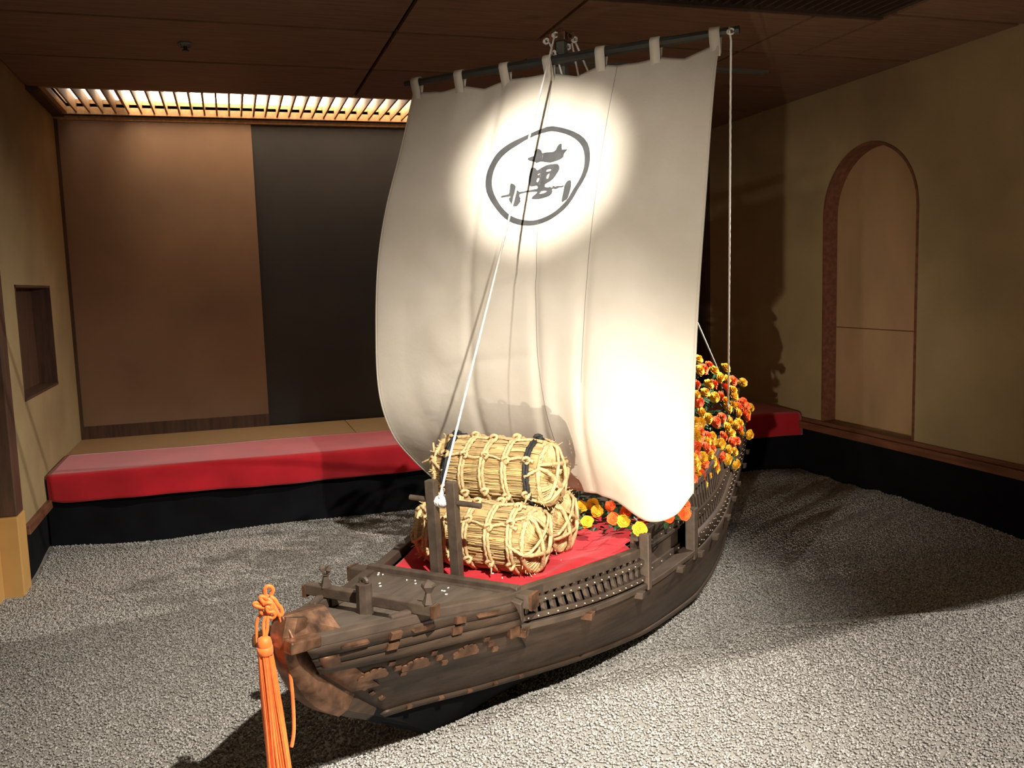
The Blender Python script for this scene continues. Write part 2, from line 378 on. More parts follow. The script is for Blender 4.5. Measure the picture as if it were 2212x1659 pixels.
tl = tag(empty('added_spot_body', (1.75, .20, ZC)), 'added unseen black spotlight body with a flap cutting the foreground light', 'added lamp')  # out of view, added only to hold the flap below
b = MB(); b.b2((-.02, -.02, -.06), (.02, .02, 0)); b.build('mount', 'metal', tl)
b = MB(); b.b2((-.06, -.09, -.085), (.06, .02, -.06)); b.build('housing', 'metal', tl)
fa, fb = (1.688-1.75, .2934-.2), (1.804-1.75, .3060-.2); sl_ = (fb[1]-fa[1])/(fb[0]-fa[0])
fx = [(-.30, fa[1]+sl_*(-.30-fa[0])), (.30, fa[1]+sl_*(.30-fa[0]))]
b = MB(); b.add([(x, y+dy, z) for z in (-.22, -.02) for (x, y) in fx for dy in (0, .003)], [(0, 1, 3, 2), (4, 6, 7, 5), (0, 4, 5, 1), (2, 3, 7, 6), (0, 2, 6, 4), (1, 5, 7, 3)]); b.build('light_cut_flap', 'metal', tl)  # added flap, skewed to shape the edge of light on the gravel
vent = tag(empty('ceiling_vent', (1.63, 4.72, ZC)), 'long thin dark air slot in the ceiling behind the sail', 'vent')
for y in (0, .045): b = MB(); b.b2((0, y, -.014), (1.53, y+.012, .004)); b.build('vent_rail', 'grey', vent)
b = MB(); b.b2((0, .012, -.004), (1.53, .045, .003)); b.build('vent_slot', 'metal', vent)
det = tag(empty('sprinkler_head', (-.133, 4.757, ZC)), 'small grey sprinkler head on the dark ceiling at left', 'sprinkler')
b = MB(); b.lathe([(.0, 0), (.034, 0), (.034, -.006), (.02, -.016), (.0, -.016)], 20); b.build('flange', 'grey', det, True)
b = MB(); b.lathe([(.0, -.016), (.010, -.016), (.010, -.034), (.018, -.036), (.018, -.040), (0, -.040)], 14); b.build('nozzle', 'metal', det)
b = MB()
for k in range(8): b.box((.026*math.cos(k*.785), .026*math.sin(k*.785), -.012), (.006, .006, .014), Matrix.Rotation(k*.785, 3, 'Z'))
b.build('guard_ribs', 'grey', det)

# platform with tatami and red felt
plat = tag(empty('platform', (0, 5.42, 0)), 'long low platform with tatami top and black front along the back wall', 'platform')
b = MB(); b.b2((XL, .02, -.2), (XR, 1.30, ZT-.02)); b.build('black_front', 'black', plat)
for x0, x1 in ((XL, .77), (.774, 2.6), (2.604, XR)):
    b = MB(); b.b2((x0, .0, ZT-.02), (x1, 1.30, ZT)); b.build('tatami_mat', 'tatami', plat, bevel=.003)
b = MB()
def felt(u, v):
    x = XL+.012+(XR-XL-.03)*u
    if v < .62:
        k = v/.62; y = 6.045-(6.045-5.405)*k+.004*math.sin(9*x)*(1-k); z = ZT+.006+.002*math.sin(5*x+3*k)
    else:
        k = (v-.62)/.38; z = ZT+.004-.165*k-.006*math.sin(3.1*x); y = 5.405-.012*math.sin(min(1, k*4)*1.57)-.010*k*(math.sin(8.3*x)+math.sin(21*x+1)*.5)-.012*k*math.sin(3.3*x+2.2*k)
        if x < XL+.12: z += .028*((XL+.12-x)/.12)**2*k
    return (x, y, z)
b.grid(felt, 150, 26)
tag(b.build('red_felt_cloth', 'redbench', smooth=True, solid=.004), 'long red felt cloth covering the front of the platform', 'cloth')

# ------------------------------------------------------------------ gravel bed
CX = [-1.3, .0, .17, .51, .92, 1.43, 1.66, 1.80, 1.92, 2.37, 2.77, 3.08, 4.0]
CY = [2.20, 2.40, 2.47, 2.57, 2.69, 2.765, 2.755, 2.86, 2.88, 2.77, 2.71, 2.75, 2.80]
def ground(x, y):
    yc = np.interp(x, CX, CY); k = np.clip((y-(yc-.02))/.17, 0, 1); k = k*k*(3-2*k)
    h = (.055-.05*np.clip((2.2-y)/.9, 0, 1))*(1-k)-.012
    h = h+.008*np.sin(2.1*x+.7)*np.sin(1.7*y)+.006*np.sin(5.3*x-2*y)+.004*np.sin(9*y+3*x)
    h = h+.025*np.exp(-((x-3.9)/.5)**2)*(.6+.5*np.sin(3*y+1))          # heaped against the right skirting
    h = h+.02*np.exp(-((y-5.42)/.25)**2)*(.6+.5*np.sin(4*x))
    bt = (x-K0.x)*VA.x+(y-K0.y)*VA.y; bs = (x-K0.x)*VB.x+(y-K0.y)*VB.y
    h = h+.006*np.sin(38*(bs-.18*np.sin(2*bt)))*np.exp(-((bs-.9)/.45)**2)*k   # raked furrows along the hull
    return h
b = MB(); NX, NY = 120, 150
X = np.linspace(XL-.16, XR+.02, NX+1); Y = np.linspace(-1.5, 5.46, NY+1)
GX, GY = np.meshgrid(X, Y); GZ = ground(GX, GY)-.004
b.v = list(map(tuple, np.stack([GX, GY, GZ], -1).reshape(-1, 3))); b.f = [(j*(NX+1)+i, j*(NX+1)+i+1, (j+1)*(NX+1)+i+1, (j+1)*(NX+1)+i) for j in range(NY) for i in range(NX)]
tag(b.build('floor', 'gravelbase', smooth=True, fix=False), 'grey gravel bed under the ship', 'floor', kind='structure')
def gravel():
    n = 290000
    x = rng.uniform(XL-.13, XR-.012, n); y = 1.72+(5.425-1.72)*rng.uniform(0, 1, n)
    z = ground(x, y)
    base = np.array([(1, 0, 0), (-1, 0, 0), (0, 1, 0), (0, -1, 0), (0, 0, 1), (0, 0, -1)], float)
    base = base[None]*rng.uniform(.75, 1.2, (n, 6, 1))+rng.normal(0, .14, (n, 6, 3))
    q = rng.normal(size=(n, 4)); q /= np.linalg.norm(q, axis=1)[:, None]; a, bb, c, d = q.T
    Rm = np.stack([1-2*(c*c+d*d), 2*(bb*c-a*d), 2*(bb*d+a*c), 2*(bb*c+a*d), 1-2*(bb*bb+d*d), 2*(c*d-a*bb), 2*(bb*d-a*c), 2*(c*d+a*bb), 1-2*(bb*bb+c*c)], -1).reshape(n, 3, 3)
    r = rng.uniform(.0033, .0062, n)
    v = np.einsum('nij,nkj->nki', Rm, base)*r[:, None, None]
    v[:, :, 2] *= .8
    ok = (x > XL+.01) | (y < 4.66)
    v[~ok] *= 0
    v += np.stack([x, y, z+rng.uniform(-.002, .003, n)], -1)[:, None, :]
    tri = np.array([(0, 2, 4), (2, 1, 4), (1, 3, 4), (3, 0, 4), (2, 0, 5), (1, 2, 5), (3, 1, 5), (0, 3, 5)])
    f = (tri[None]+(np.arange(n)*6)[:, None, None]).reshape(-1)
    me = bpy.data.meshes.new('gravel'); me.vertices.add(n*6); me.vertices.foreach_set('co', v.reshape(-1).astype(np.float32))
    nf = n*8; me.loops.add(nf*3); me.loops.foreach_set('vertex_index', f.astype(np.int32))
    me.polygons.add(nf); me.polygons.foreach_set('loop_start', np.arange(0, nf*3, 3, dtype=np.int32))
    me.update(calc_edges=True)
    at = me.attributes.new('tone', 'FLOAT', 'POINT'); at.data.foreach_set('value', np.repeat(rng.beta(2.2, 1.8, n), 6).astype(np.float32))
    me.materials.append(M['gravel'])
    o = bpy.data.objects.new('gravel', me); C.objects.link(o)
    tag(o, 'loose light grey gravel stones around the ship', 'gravel', kind='stuff')
gravel()
# --- sail surface (ship frame: t along the ship from bow to stern, s to starboard, z up) ---
def herm(x, xs, ys):
    n = len(xs)
    if x <= xs[0]: return ys[0]
    if x >= xs[-1]: return ys[-1]
    i = 0
    while xs[i+1] < x: i += 1
    def m(k):
        if k == 0: return (ys[1]-ys[0])/(xs[1]-xs[0])
        if k == n-1: return (ys[-1]-ys[-2])/(xs[-1]-xs[-2])
        return (ys[k+1]-ys[k-1])/(xs[k+1]-xs[k-1])
    h = xs[i+1]-xs[i]; q = (x-xs[i])/h
    return ((2*q**3-3*q*q+1)*ys[i] + (q**3-2*q*q+q)*h*m(i) + (-2*q**3+3*q*q)*ys[i+1] + (q**3-q*q)*h*m(i+1))
SL_Z = [2.268, 2.0, 1.752, 1.536, 1.265, .97, .775, .618, .474]
SL_T = [1.205, 1.079, .954, .879, .84, .84, .928, 1.10, 1.30]
SR_Z = [2.29, 2.094, 1.75, 1.336, 1.01, .655]
SR_T = [1.20, 1.116, 1.01, .89, .834, .812]
SB_S = [-.70, -.4, -.1, .12, .35, .5, .6, .66]
SB_T = [1.30, 1.25, 1.12, 1.0, .853, .79, .795, .812]
SB_Z = [.474, .50, .55, .585, .60, .547, .575, .655]
TABS = [-.675, -.455, -.235, -.035, .195, .42, .65]
def sail_pt(a, v):
    def L(v):
        z = SL_Z[0]+(SL_Z[-1]-SL_Z[0])*v
        return (herm(-z, [-q for q in SL_Z], SL_T), -.70, z)
    def R(v):
        z = SR_Z[0]+(SR_Z[-1]-SR_Z[0])*v
        return (herm(-z, [-q for q in SR_Z], SR_T), .66, z)
    def T(a):
        s = -.70+1.36*a
        d = min(abs(s-q) for q in TABS)
        return (1.205-.005*a, s, 2.268+.022*max(0, (a-.86)/.14)**2 - .16*d*(.5+.9*abs(math.sin(7*s+1))))
    def B(a):
        s = -.70+1.36*a
        return (herm(s, SB_S, SB_T), s, herm(s, SB_S, SB_Z))
    l, r, t, b = L(v), R(v), T(a), B(a)
    c00, c10, c01, c11 = T(0), T(1), B(0), B(1)
    p = [(1-a)*l[i]+a*r[i]+(1-v)*t[i]+v*b[i]-((1-a)*(1-v)*c00[i]+a*(1-v)*c10[i]+(1-a)*v*c01[i]+a*v*c11[i]) for i in range(3)]
    bul = (4*a*(1-a))**.8*math.sin(math.pi*min(1, v*1.02))
    p[0] -= .055*bul
    # folds and panel billows
    e = (4*a*(1-a))**.3 if 0 < a < 1 else 0
    p[0] += e*(.010*math.sin(26*a+2*v)*math.exp(-2.2*v) + .007*math.sin(15*a-1.3+3*v) + .006*math.sin(9*v+5*a)*v)
    for k in (.33, .495+.09*min(v, .7), .704):                      # sewn panels pull in at the seams
        p[0] += .012*math.exp(-((a-k)/.016)**2)*e
    g = math.exp(-((a-.80)/.17)**2-((v-.88)/.16)**2)  # round belly low on the starboard side
    p[0] -= .05*g
    p[0] += .018*math.exp(-((a-.62)/.05)**2-((v-.80)/.2)**2)
    p[0] += .012*math.exp(-((a-.22-.1*(v-.5))/.05)**2-((v-.62)/.10)**2)*math.sin(30*(v-.45))
    p[0] += .010*math.exp(-((a-.12)/.04)**2-((v-.85)/.2)**2)
    # creases: a soft horizontal fold line, slanting wrinkles low on the port side
    p[0] += .007*math.exp(-((v-.50-.03*math.sin(9*a))/.018)**2)*math.exp(-((a-.42)/.26)**2)
    p[0] -= .006*math.exp(-((v-.535-.03*math.sin(8*a+1))/.02)**2)*math.exp(-((a-.40)/.22)**2)
    p[0] += .010*math.exp(-((v-.44-.35*(a-.15))/.035)**2)*math.exp(-((a-.18)/.10)**2)
    p[0] += .008*math.exp(-((v-.70+.5*(a-.3))/.03)**2)*math.exp(-((a-.30)/.12)**2)
    p[0] += .005*math.exp(-((v-.665)/.012)**2)*(1 if .2 < a < .6 else 0)*math.sin(math.pi*min(1, max(0, (a-.2)/.4)))
    p[0] -= .009*math.exp(-((a-.93+.12*v)/.03)**2)*math.exp(-((v-.12)/.16)**2)
    return p
# --- hull lines (t, s, z in the ship frame), measured at chine, wale and gunwale ---
W_T = [-.53, -.3, -.1, .107, .422, .778, 1.127, 1.332, 1.587, 1.815, 2.02, 2.264, 2.539, 2.82]
W_S = [.028, .125, .20, .280, .412, .488, .527, .543, .547, .532, .508, .478, .449, .415]
W_Z = [.44, .408, .382, .359, .33, .304, .297, .298, .310, .321, .342, .37, .411, .465]
C_T = [-.24, -.1, .058, .156, .537, .905, 1.134, 1.437, 1.601, 1.848, 2.199, 2.84]
C_S = [.022, .062, .125, .165, .30, .407, .437, .473, .473, .457, .421, .31]
C_Z = [.19, .17, .147, .135, .087, .055, .036, .027, .025, .022, .036, .10]
G_T = [-.62, -.5, -.4, -.25, -.125, .095, .237, .489, .8, 1.1, 1.5, 2, 2.5, 2.8]
G_S = [.058, .098, .130, .170, .195, .278, .312, .390, .475, .505, .52, .49, .44, .40]
G_Z = [.568, .552, .54, .519, .50, .471, .462, .449, .439, .437, .447, .49, .56, .62]
def wale(t): return herm(t, W_T, W_S), herm(t, W_T, W_Z)
def chine(t): return herm(t, C_T, C_S), herm(t, C_T, C_Z)
def gun(t): return herm(t, G_T, G_S), herm(t, G_T, G_Z)
def side_pt(q, r, off=0.0):
    """side planking: q 0..1 bow to stern, r 0 at the chine, 1 at the wale"""
    tc, tw = -.24+3.08*q, -.53+3.35*q
    (sc, zc), (sw, zw) = chine(tc), wale(tw)
    bul = .012*math.sin(math.pi*r)*min(1, q*6)
    return (tc+(tw-tc)*r, sc+(sw-sc)*r+bul+off, zc+(zw-zc)*r)
def bow_pt(q, r, off=0.0):
    """bow planking above the wale: q 0..1 up to the fence, r 0 at the wale, 1 at the deck edge"""
    tw, tg = -.53+.655*q, -.60+.725*q
    (sw, zw), (sg, zg) = wale(tw), gun(tg)
    zg -= .03
    return (tw+(tg-tw)*r, sw+(sg-sw)*r+off, zw+(zg-zw)*r)
RING_OUT = [(0.6704,0.2727),(0.6656,0.2830),(0.6601,0.2925),(0.6541,0.3003),(0.6491,0.3076),(0.6443,0.3148),(0.6390,0.3216),(0.6328,0.3280),(0.6259,0.3339),(0.6179,0.3391),(0.6087,0.3434),(0.5986,0.3472),(0.5877,0.3506),(0.5759,0.3536),(0.5635,0.3582),(0.5496,0.3625),(0.5322,0.3659),(0.5185,0.3685),(0.5055,0.3699),(0.4905,0.3694),(0.4746,0.3648),(0.4587,0.3590),(0.4436,0.3517),(0.4296,0.3429),(0.4164,0.3333),(0.4044,0.3234),(0.3924,0.3128),(0.3805,0.3019),(0.3696,0.2905),(0.3600,0.2787),(0.3533,0.2663),(0.3493,0.2538),(0.3474,0.2415),(0.3482,0.2298),(0.3517,0.2187),(0.3566,0.2083),(0.3620,0.1984),(0.3689,0.1894),(0.3778,0.1816),(0.3881,0.1752),(0.3988,0.1697),(0.4100,0.1653),(0.4207,0.1607),(0.4318,0.1574),(0.4428,0.1547),(0.4538,0.1521),(0.4648,0.1494),(0.4764,0.1471),(0.4882,0.1446),(0.4990,0.1393),(0.5130,0.1341),(0.5321,0.1322),(0.5492,0.1333),(0.5670,0.1349),(0.5871,0.1423),(0.6084,0.1538),(0.6291,0.1665),(0.6473,0.1804),(0.6609,0.1946),(0.6694,0.2080),(0.6737,0.2222),(0.6759,0.2359),(0.6759,0.2490),(0.6740,0.2613)]
RING_IN = [(0.6572,0.2726),(0.6524,0.2810),(0.6471,0.2884),(0.6416,0.2951),(0.6362,0.3013),(0.6318,0.3077),(0.6273,0.3141),(0.6216,0.3197),(0.6148,0.3246),(0.6073,0.3290),(0.5992,0.3332),(0.5903,0.3369),(0.5804,0.3400),(0.5698,0.3433),(0.5587,0.3479),(0.5459,0.3519),(0.5303,0.3552),(0.5180,0.3574),(0.5066,0.3581),(0.4934,0.3575),(0.4793,0.3538),(0.4652,0.3482),(0.4515,0.3417),(0.4388,0.3339),(0.4271,0.3252),(0.4162,0.3159),(0.4063,0.3066),(0.3969,0.2964),(0.3880,0.2860),(0.3806,0.2752),(0.3749,0.2642),(0.3714,0.2532),(0.3702,0.2424),(0.3708,0.2320),(0.3732,0.2222),(0.3773,0.2131),(0.3828,0.2048),(0.3895,0.1974),(0.3976,0.1911),(0.4063,0.1857),(0.4149,0.1804),(0.4240,0.1763),(0.4330,0.1726),(0.4416,0.1689),(0.4503,0.1652),(0.4595,0.1620),(0.4695,0.1596),(0.4799,0.1574),(0.4904,0.1551),(0.5002,0.1507),(0.5126,0.1470),(0.5300,0.1448),(0.5459,0.1450),(0.5620,0.1465),(0.5795,0.1509),(0.5983,0.1615),(0.6164,0.1735),(0.6325,0.1864),(0.6456,0.2001),(0.6542,0.2141),(0.6592,0.2274),(0.6615,0.2396),(0.6619,0.2514),(0.6603,0.2625)]
CHARACTER = [[(0.4736,0.2124),(0.4756,0.2095),(0.4827,0.2087),(0.4901,0.2078),(0.4909,0.2029),(0.4903,0.1975),(0.4927,0.1920),(0.4973,0.1892),(0.5026,0.1906),(0.5067,0.1935),(0.5088,0.1977),(0.5117,0.1993),(0.5218,0.1968),(0.5336,0.1962),(0.5453,0.1951),(0.5520,0.1927),(0.5560,0.1887),(0.5580,0.1820),(0.5611,0.1769),(0.5648,0.1742),(0.5690,0.1734),(0.5716,0.1747),(0.5725,0.1813),(0.5758,0.1884),(0.5854,0.1905),(0.5962,0.1928),(0.5913,0.1960),(0.5863,0.2001),(0.5848,0.2040),(0.5857,0.2075),(0.5829,0.2100),(0.5759,0.2119),(0.5649,0.2149),(0.5555,0.2183),(0.5459,0.2205),(0.5336,0.2204),(0.5196,0.2193),(0.5100,0.2195),(0.5036,0.2219),(0.5005,0.2241),(0.4974,0.2218),(0.4892,0.2203),(0.4792,0.2166)],
  [(0.6074,0.2823),(0.6106,0.2768),(0.6156,0.2734),(0.6244,0.2739),(0.6276,0.2789),(0.6290,0.2896),(0.6273,0.3026),(0.6249,0.3124),(0.6217,0.3181),(0.6133,0.3190),(0.6073,0.3218),(0.6045,0.3170),(0.6051,0.3068),(0.6063,0.2946)]]
CHARACTER_BODY = [[(0.4891,0.2374),(0.4948,0.2346),(0.4997,0.2356),(0.5031,0.2385),(0.5053,0.2410),(0.5105,0.2385),(0.5159,0.2344),(0.5260,0.2304),(0.5370,0.2270),(0.5470,0.2248),(0.5582,0.2234),(0.5684,0.2229),(0.5731,0.2243),(0.5774,0.2296),(0.5790,0.2359),(0.5772,0.2409),(0.5726,0.2464),(0.5684,0.2530),(0.5626,0.2596),(0.5551,0.2647),(0.5458,0.2694),(0.5404,0.2727),(0.5401,0.2764),(0.5419,0.2790),(0.5526,0.2799),(0.5560,0.2785),(0.5586,0.2770),(0.5605,0.2793),(0.5657,0.2797),(0.5664,0.2765),(0.5690,0.2748),(0.5754,0.2775),(0.5813,0.2772),(0.5937,0.2803),(0.6066,0.2821),(0.6006,0.2849),(0.5899,0.2828),(0.5798,0.2838),(0.5690,0.2816),(0.5659,0.2839),(0.5683,0.2885),(0.5665,0.2939),(0.5597,0.2994),(0.5487,0.3032),(0.5361,0.3056),(0.5231,0.3076),(0.5122,0.3083),(0.5042,0.3082),(0.5056,0.3027),(0.5105,0.2983),(0.5154,0.2938),(0.5160,0.2906),(0.5070,0.2914),(0.4953,0.2929),(0.4796,0.2931),(0.4690,0.2934),(0.4667,0.2953),(0.4687,0.3006),(0.4720,0.3037),(0.4713,0.3072),(0.4733,0.3112),(0.4692,0.3162),(0.4647,0.3209),(0.4485,0.3196),(0.4442,0.3105),(0.4401,0.3064),(0.4361,0.2992),(0.4410,0.2967),(0.4386,0.2948),(0.4264,0.2945),(0.4122,0.2960),(0.4110,0.2936),(0.4132,0.2908),(0.4241,0.2902),(0.4341,0.2891),(0.4355,0.2856),(0.4349,0.2761),(0.4342,0.2666),(0.4357,0.2639),(0.4436,0.2665),(0.4500,0.2712),(0.4544,0.2765),(0.4575,0.2822),(0.4653,0.2881),(0.4789,0.2894),(0.4945,0.2885),(0.5071,0.2857),(0.5137,0.2842),(0.5156,0.2817),(0.5144,0.2786),(0.5111,0.2767),(0.5035,0.2786),(0.4966,0.2796),(0.4929,0.2771),(0.4894,0.2688),(0.4880,0.2592),(0.4879,0.2497)],
  [(0.5364,0.2404),(0.5397,0.2377),(0.5483,0.2362),(0.5537,0.2376),(0.5495,0.2410),(0.5387,0.2430)],
  [(0.5090,0.2511),(0.5108,0.2484),(0.5160,0.2470),(0.5142,0.2503),(0.5098,0.2521)],
  [(0.5404,0.2563),(0.5422,0.2509),(0.5472,0.2467),(0.5497,0.2469),(0.5494,0.2527),(0.5478,0.2587),(0.5436,0.2597)],
  [(0.5088,0.2658),(0.5097,0.2604),(0.5128,0.2583),(0.5160,0.2590),(0.5158,0.2643),(0.5130,0.2685),(0.5101,0.2683)],
  [(0.5248,0.2939),(0.5288,0.2897),(0.5389,0.2875),(0.5484,0.2877),(0.5496,0.2898),(0.5434,0.2931),(0.5318,0.2949),(0.5249,0.2960)]]
FY = [(2.200,0.312,1.009),(2.426,0.402,0.943),(2.664,0.437,0.838),(2.006,0.415,0.906),(2.251,0.413,0.910),(1.902,0.424,0.877),(2.037,0.437,0.838),(1.748,0.422,0.884),(2.397,0.451,0.795),(2.196,0.451,0.796),(2.337,0.461,0.756),(2.396,0.473,0.707),(1.741,0.449,0.802),(1.831,0.458,0.766),(1.678,0.459,0.764),(1.601,0.455,0.782),(2.215,0.460,0.758),(2.179,0.476,0.697),(2.111,0.481,0.676),(2.281,0.484,0.663),(2.357,0.485,0.659),(2.149,0.490,0.642),(1.808,0.480,0.679),(1.760,0.486,0.658),(1.916,0.493,0.627),(2.058,0.500,0.574),(2.163,0.500,0.548),(1.701,0.494,0.624),(1.740,0.500,0.584),(1.792,0.500,0.534),(2.225,0.500,0.467),(1.579,0.494,0.624),(2.028,0.500,0.531),(1.565,0.467,0.732),(1.463,0.497,0.613),(2.545,0.500,0.565),(2.676,0.476,0.694),(2.370,0.421,0.886),(2.019,0.367,0.972),(2.201,0.394,0.954),(2.410,0.441,0.827),(1.651,0.500,0.528),(1.553,0.500,0.489),(1.565,0.500,0.510),(2.335,0.497,0.611),(2.587,0.480,0.680)]
FO = [(2.095,0.368,0.971),(2.223,0.364,0.974),(1.812,0.408,0.925),(2.472,0.427,0.869),(2.268,0.431,0.858),(2.137,0.441,0.828),(1.748,0.432,0.855),(2.429,0.466,0.736),(2.539,0.464,0.743),(2.586,0.470,0.718),(2.534,0.484,0.665),(2.055,0.467,0.733),(1.937,0.468,0.727),(1.736,0.476,0.697),(1.996,0.487,0.650),(2.133,0.500,0.599),(2.226,0.500,0.590),(1.914,0.500,0.567),(1.507,0.500,0.561),(1.500,0.487,0.652),(1.520,0.479,0.684),(1.636,0.467,0.733),(2.101,0.418,0.895),(2.337,0.492,0.633),(2.512,0.477,0.691)]
# ------------------------------------------------------------------ the ship
ship = tag(empty('wooden_ship', K0, AX), 'dark brown wooden model sailing ship standing on the gravel', 'ship')
def SP(p): return P(p[0], p[1], p[2])
def mir(p, sg): return P(p[0], sg*p[1], p[2])
def surf(name, fn, nu, nv, m, sg, solid=.012, smooth=True, parent=None, bevel=0):
    b = MB(); b.grid(lambda u, v: mir(fn(u, v), sg), nu, nv)
    return b.build(name, m, parent or ship, smooth=smooth, solid=solid, bevel=bevel)
def curve_bar(name, fn, t0, t1, n, wd, ht, m, sg, parent=None, smooth=False):
    """bar of rectangular section following fn(t)->(s,z centre)"""
    pts = []
    for i in range(n+1):
        t = t0+(t1-t0)*i/n; s, z = fn(t); pts.append(mir((t, s, z), sg))
    def sec(i):
        a, c = pts[max(0, i-1)], pts[min(n, i+1)]; d = (c-a).normalized(); l = Vector((-d.y, d.x, 0)).normalized()
        return [pts[i]+l*x*wd/2+Vector((0, 0, z*ht/2)) for x, z in ((-1, -1), (1, -1), (1, 1), (-1, 1))]
    b = MB(); b.sweep(pts, sec)
    return b.build(name, m, parent or ship, bevel=min(wd, ht)*.12)

keel_z = lambda t: herm(t, [-.27, -.1, .05, .3, 2.5, 2.84], [.19, .085, -.01, -.03, -.03, .06])
for sg in (1, -1):
    def under(u, v):
        t = -.24+3.08*u; s, z = chine(t); k = keel_z(t); s0 = .022
        return (t, s0+(s-s0)*v, k+(z-k)*v**1.15)
    surf('lower_hull', under, 60, 8, 'black', sg)
    surf('side_plank', side_pt, 70, 10, 'hull', sg)
    surf('chine_strake', lambda u, v: side_pt(u, -.01+.075*v, .008), 70, 2, 'hull', sg, .016)
    surf('cloud_strake', lambda u, v: side_pt(.002+.188*u, .63+.37*v, .006), 24, 3, 'hull', sg, .012)
    for k, (r0, r1) in enumerate(((.02, .36), (.38, .68), (.70, 1.02))):
        surf('bow_strake', lambda u, v: bow_pt(.01+.985*u, r0+(r1-r0)*v, .010-.004*k+.006*(1-v)), 24, 2, 'hull', sg, .014)
    # gunwale rails
    curve_bar('bow_rail', lambda t: (gun(t)[0]-.012, gun(t)[1]-.016), -.60, -.235, 14, .032, .028, 'frame', sg)
    curve_bar('gunwale', lambda t: (gun(t)[0]-.016, gun(t)[1]-.016), -.235, .775, 24, .036, .034, 'frame', sg)
    # copper end cap on the bow rail
    pts = [gun(t) for t in (-.64, -.545)]
    b = MB(); b.beam(mir((-.635, .046, pts[0][1]-.016), sg), mir((-.548, gun(-.548)[0]-.012, gun(-.548)[1]-.015), sg), .038, .033)
    b.build('copper_cap', 'copper', ship, bevel=.006)
    # short knee behind the beam
    b = MB(); b.beam(mir((-.325, .132, .524), sg), mir((-.262, .156, .522), sg), .024, .022); b.build('knee', 'frame', ship, bevel=.006)
# transom
b = MB(); n = 12; top = [(2.82, -.415+.83*i/n, .64) for i in range(n+1)]
ring = [(2.82, -.415, .465), (2.84, -.31, .10), (2.84, -.022, .06), (2.84, .022, .06), (2.84, .31, .10), (2.82, .415, .465), (2.80, .40, .63), (2.80, -.40, .63)]
b.add([SP(p) for p in ring]+[SP((p[0]+.025, p[1], p[2])) for p in ring], [tuple(range(8)), tuple(range(15, 7, -1))]+[(i, (i+1) % 8, 8+(i+1) % 8, 8+i) for i in range(8)])
b.build('transom', 'hull', ship)

# stem post: copper-clad above, brown below, black keel under water
ST = [(-.598, .612), (-.616, .56), (-.608, .50), (-.572, .42), (-.515, .345), (-.42, .272), (-.30, .20), (-.24, .163), (-.12, .088), (.06, -.02)]
SI = [(-.545, .595), (-.552, .55), (-.545, .50), (-.515, .44), (-.465, .385), (-.37, .315), (-.25, .245), (-.19, .205), (-.07, .13), (.12, .03)]
def stem(i0, i1, hw, grow, name, m):
    def dens(L, n=6):
        out = []
        for i in range(i0, i1):
            for k in range(n):
                f = i+k/n; out.append((herm(f, list(range(len(L))), [p[0] for p in L]), herm(f, list(range(len(L))), [p[1] for p in L])))
        out.append(L[i1]); return out
    A, B_ = dens(ST), dens(SI); n = len(A)
    pts = list(range(n))
    def sec(i):
        d = Vector((B_[i][0]-A[i][0], B_[i][1]-A[i][1])); d.normalize()
        a = (A[i][0]-d.x*grow, A[i][1]-d.y*grow); c = (B_[i][0], B_[i][1])
        m_ = (A[i][0]+d.x*.018, A[i][1]+d.y*.018)
        return [SP((a[0], -hw*.55, a[1])), SP((a[0], hw*.55, a[1])), SP((m_[0], hw, m_[1])), SP((c[0], hw, c[1])), SP((c[0], -hw, c[1])), SP((m_[0], -hw, m_[1]))]
    b = MB(); b.sweep(pts, sec); return b.build(name, m, ship)
stem(0, 9, .034, 0, 'stem_post', 'hull')
o = stem(0, 5, .0375, .004, 'stem_cover', 'copper'); o['label'] = 'hammered copper cover on the bow stem'
stem(6, 9, .036, .002, 'keel_paint', 'black')
for sg in (1, -1):     # copper band along the rabbet, beside the stem
    b = MB()
    def band(u, v):
        r = .95-.62*u if False else u
        if u < .5: p = bow_pt(.028+.075*v, .62*(1-u*2), .019)
        else: p = side_pt(.004+.026*v, 1-.42*(u-.5)*2, .016)
        return mir(p, sg)
    b.grid(band, 14, 2); b.build('copper_band', 'copper', ship, smooth=True, solid=.004)
# copper-covered ridge running aft from the stem top
b = MB(); b.add([SP(p) for p in ((-.606, -.044, .556), (-.606, -.012, .616), (-.606, .012, .616), (-.606, .044, .556), (-.440, -.064, .528), (-.440, -.010, .588), (-.440, .010, .588), (-.440, .064, .528))],
      [(0, 1, 2, 3), (7, 6, 5, 4), (0, 4, 5, 1), (1, 5, 6, 2), (2, 6, 7, 3), (3, 7, 4, 0)])
o = b.build('stem_ridge', 'copper', ship, bevel=.004); o['label'] = 'worn copper cover on the ridge over the bow'

# decks
def deck(name, t0, t1, zf, inset, m, planks):
    for k in range(planks):
        b = MB()
        def fn(u, v):
            t = t0+(t1-t0)*u; s = gun(t)[0]-inset; a = -1+2*(k+.006)/planks; c = -1+2*(k+.994)/planks
            return SP((t, s*(a+(c-a)*v), zf(t)))
        b.grid(fn, 10, 1); b.build('deck_plank', m, ship, solid=.014)
deck('fore', -.58, -.275, lambda t: gun(t)[1]-.026, .028, 'deck', 3)
deck('mid', -.22, .145, lambda t: .470-.05*(t+.22), .030, 'deck', 3)
deck('main', .15, 2.79, lambda t: .398+.03*max(0, t-1.6), .04, 'deck', 4)
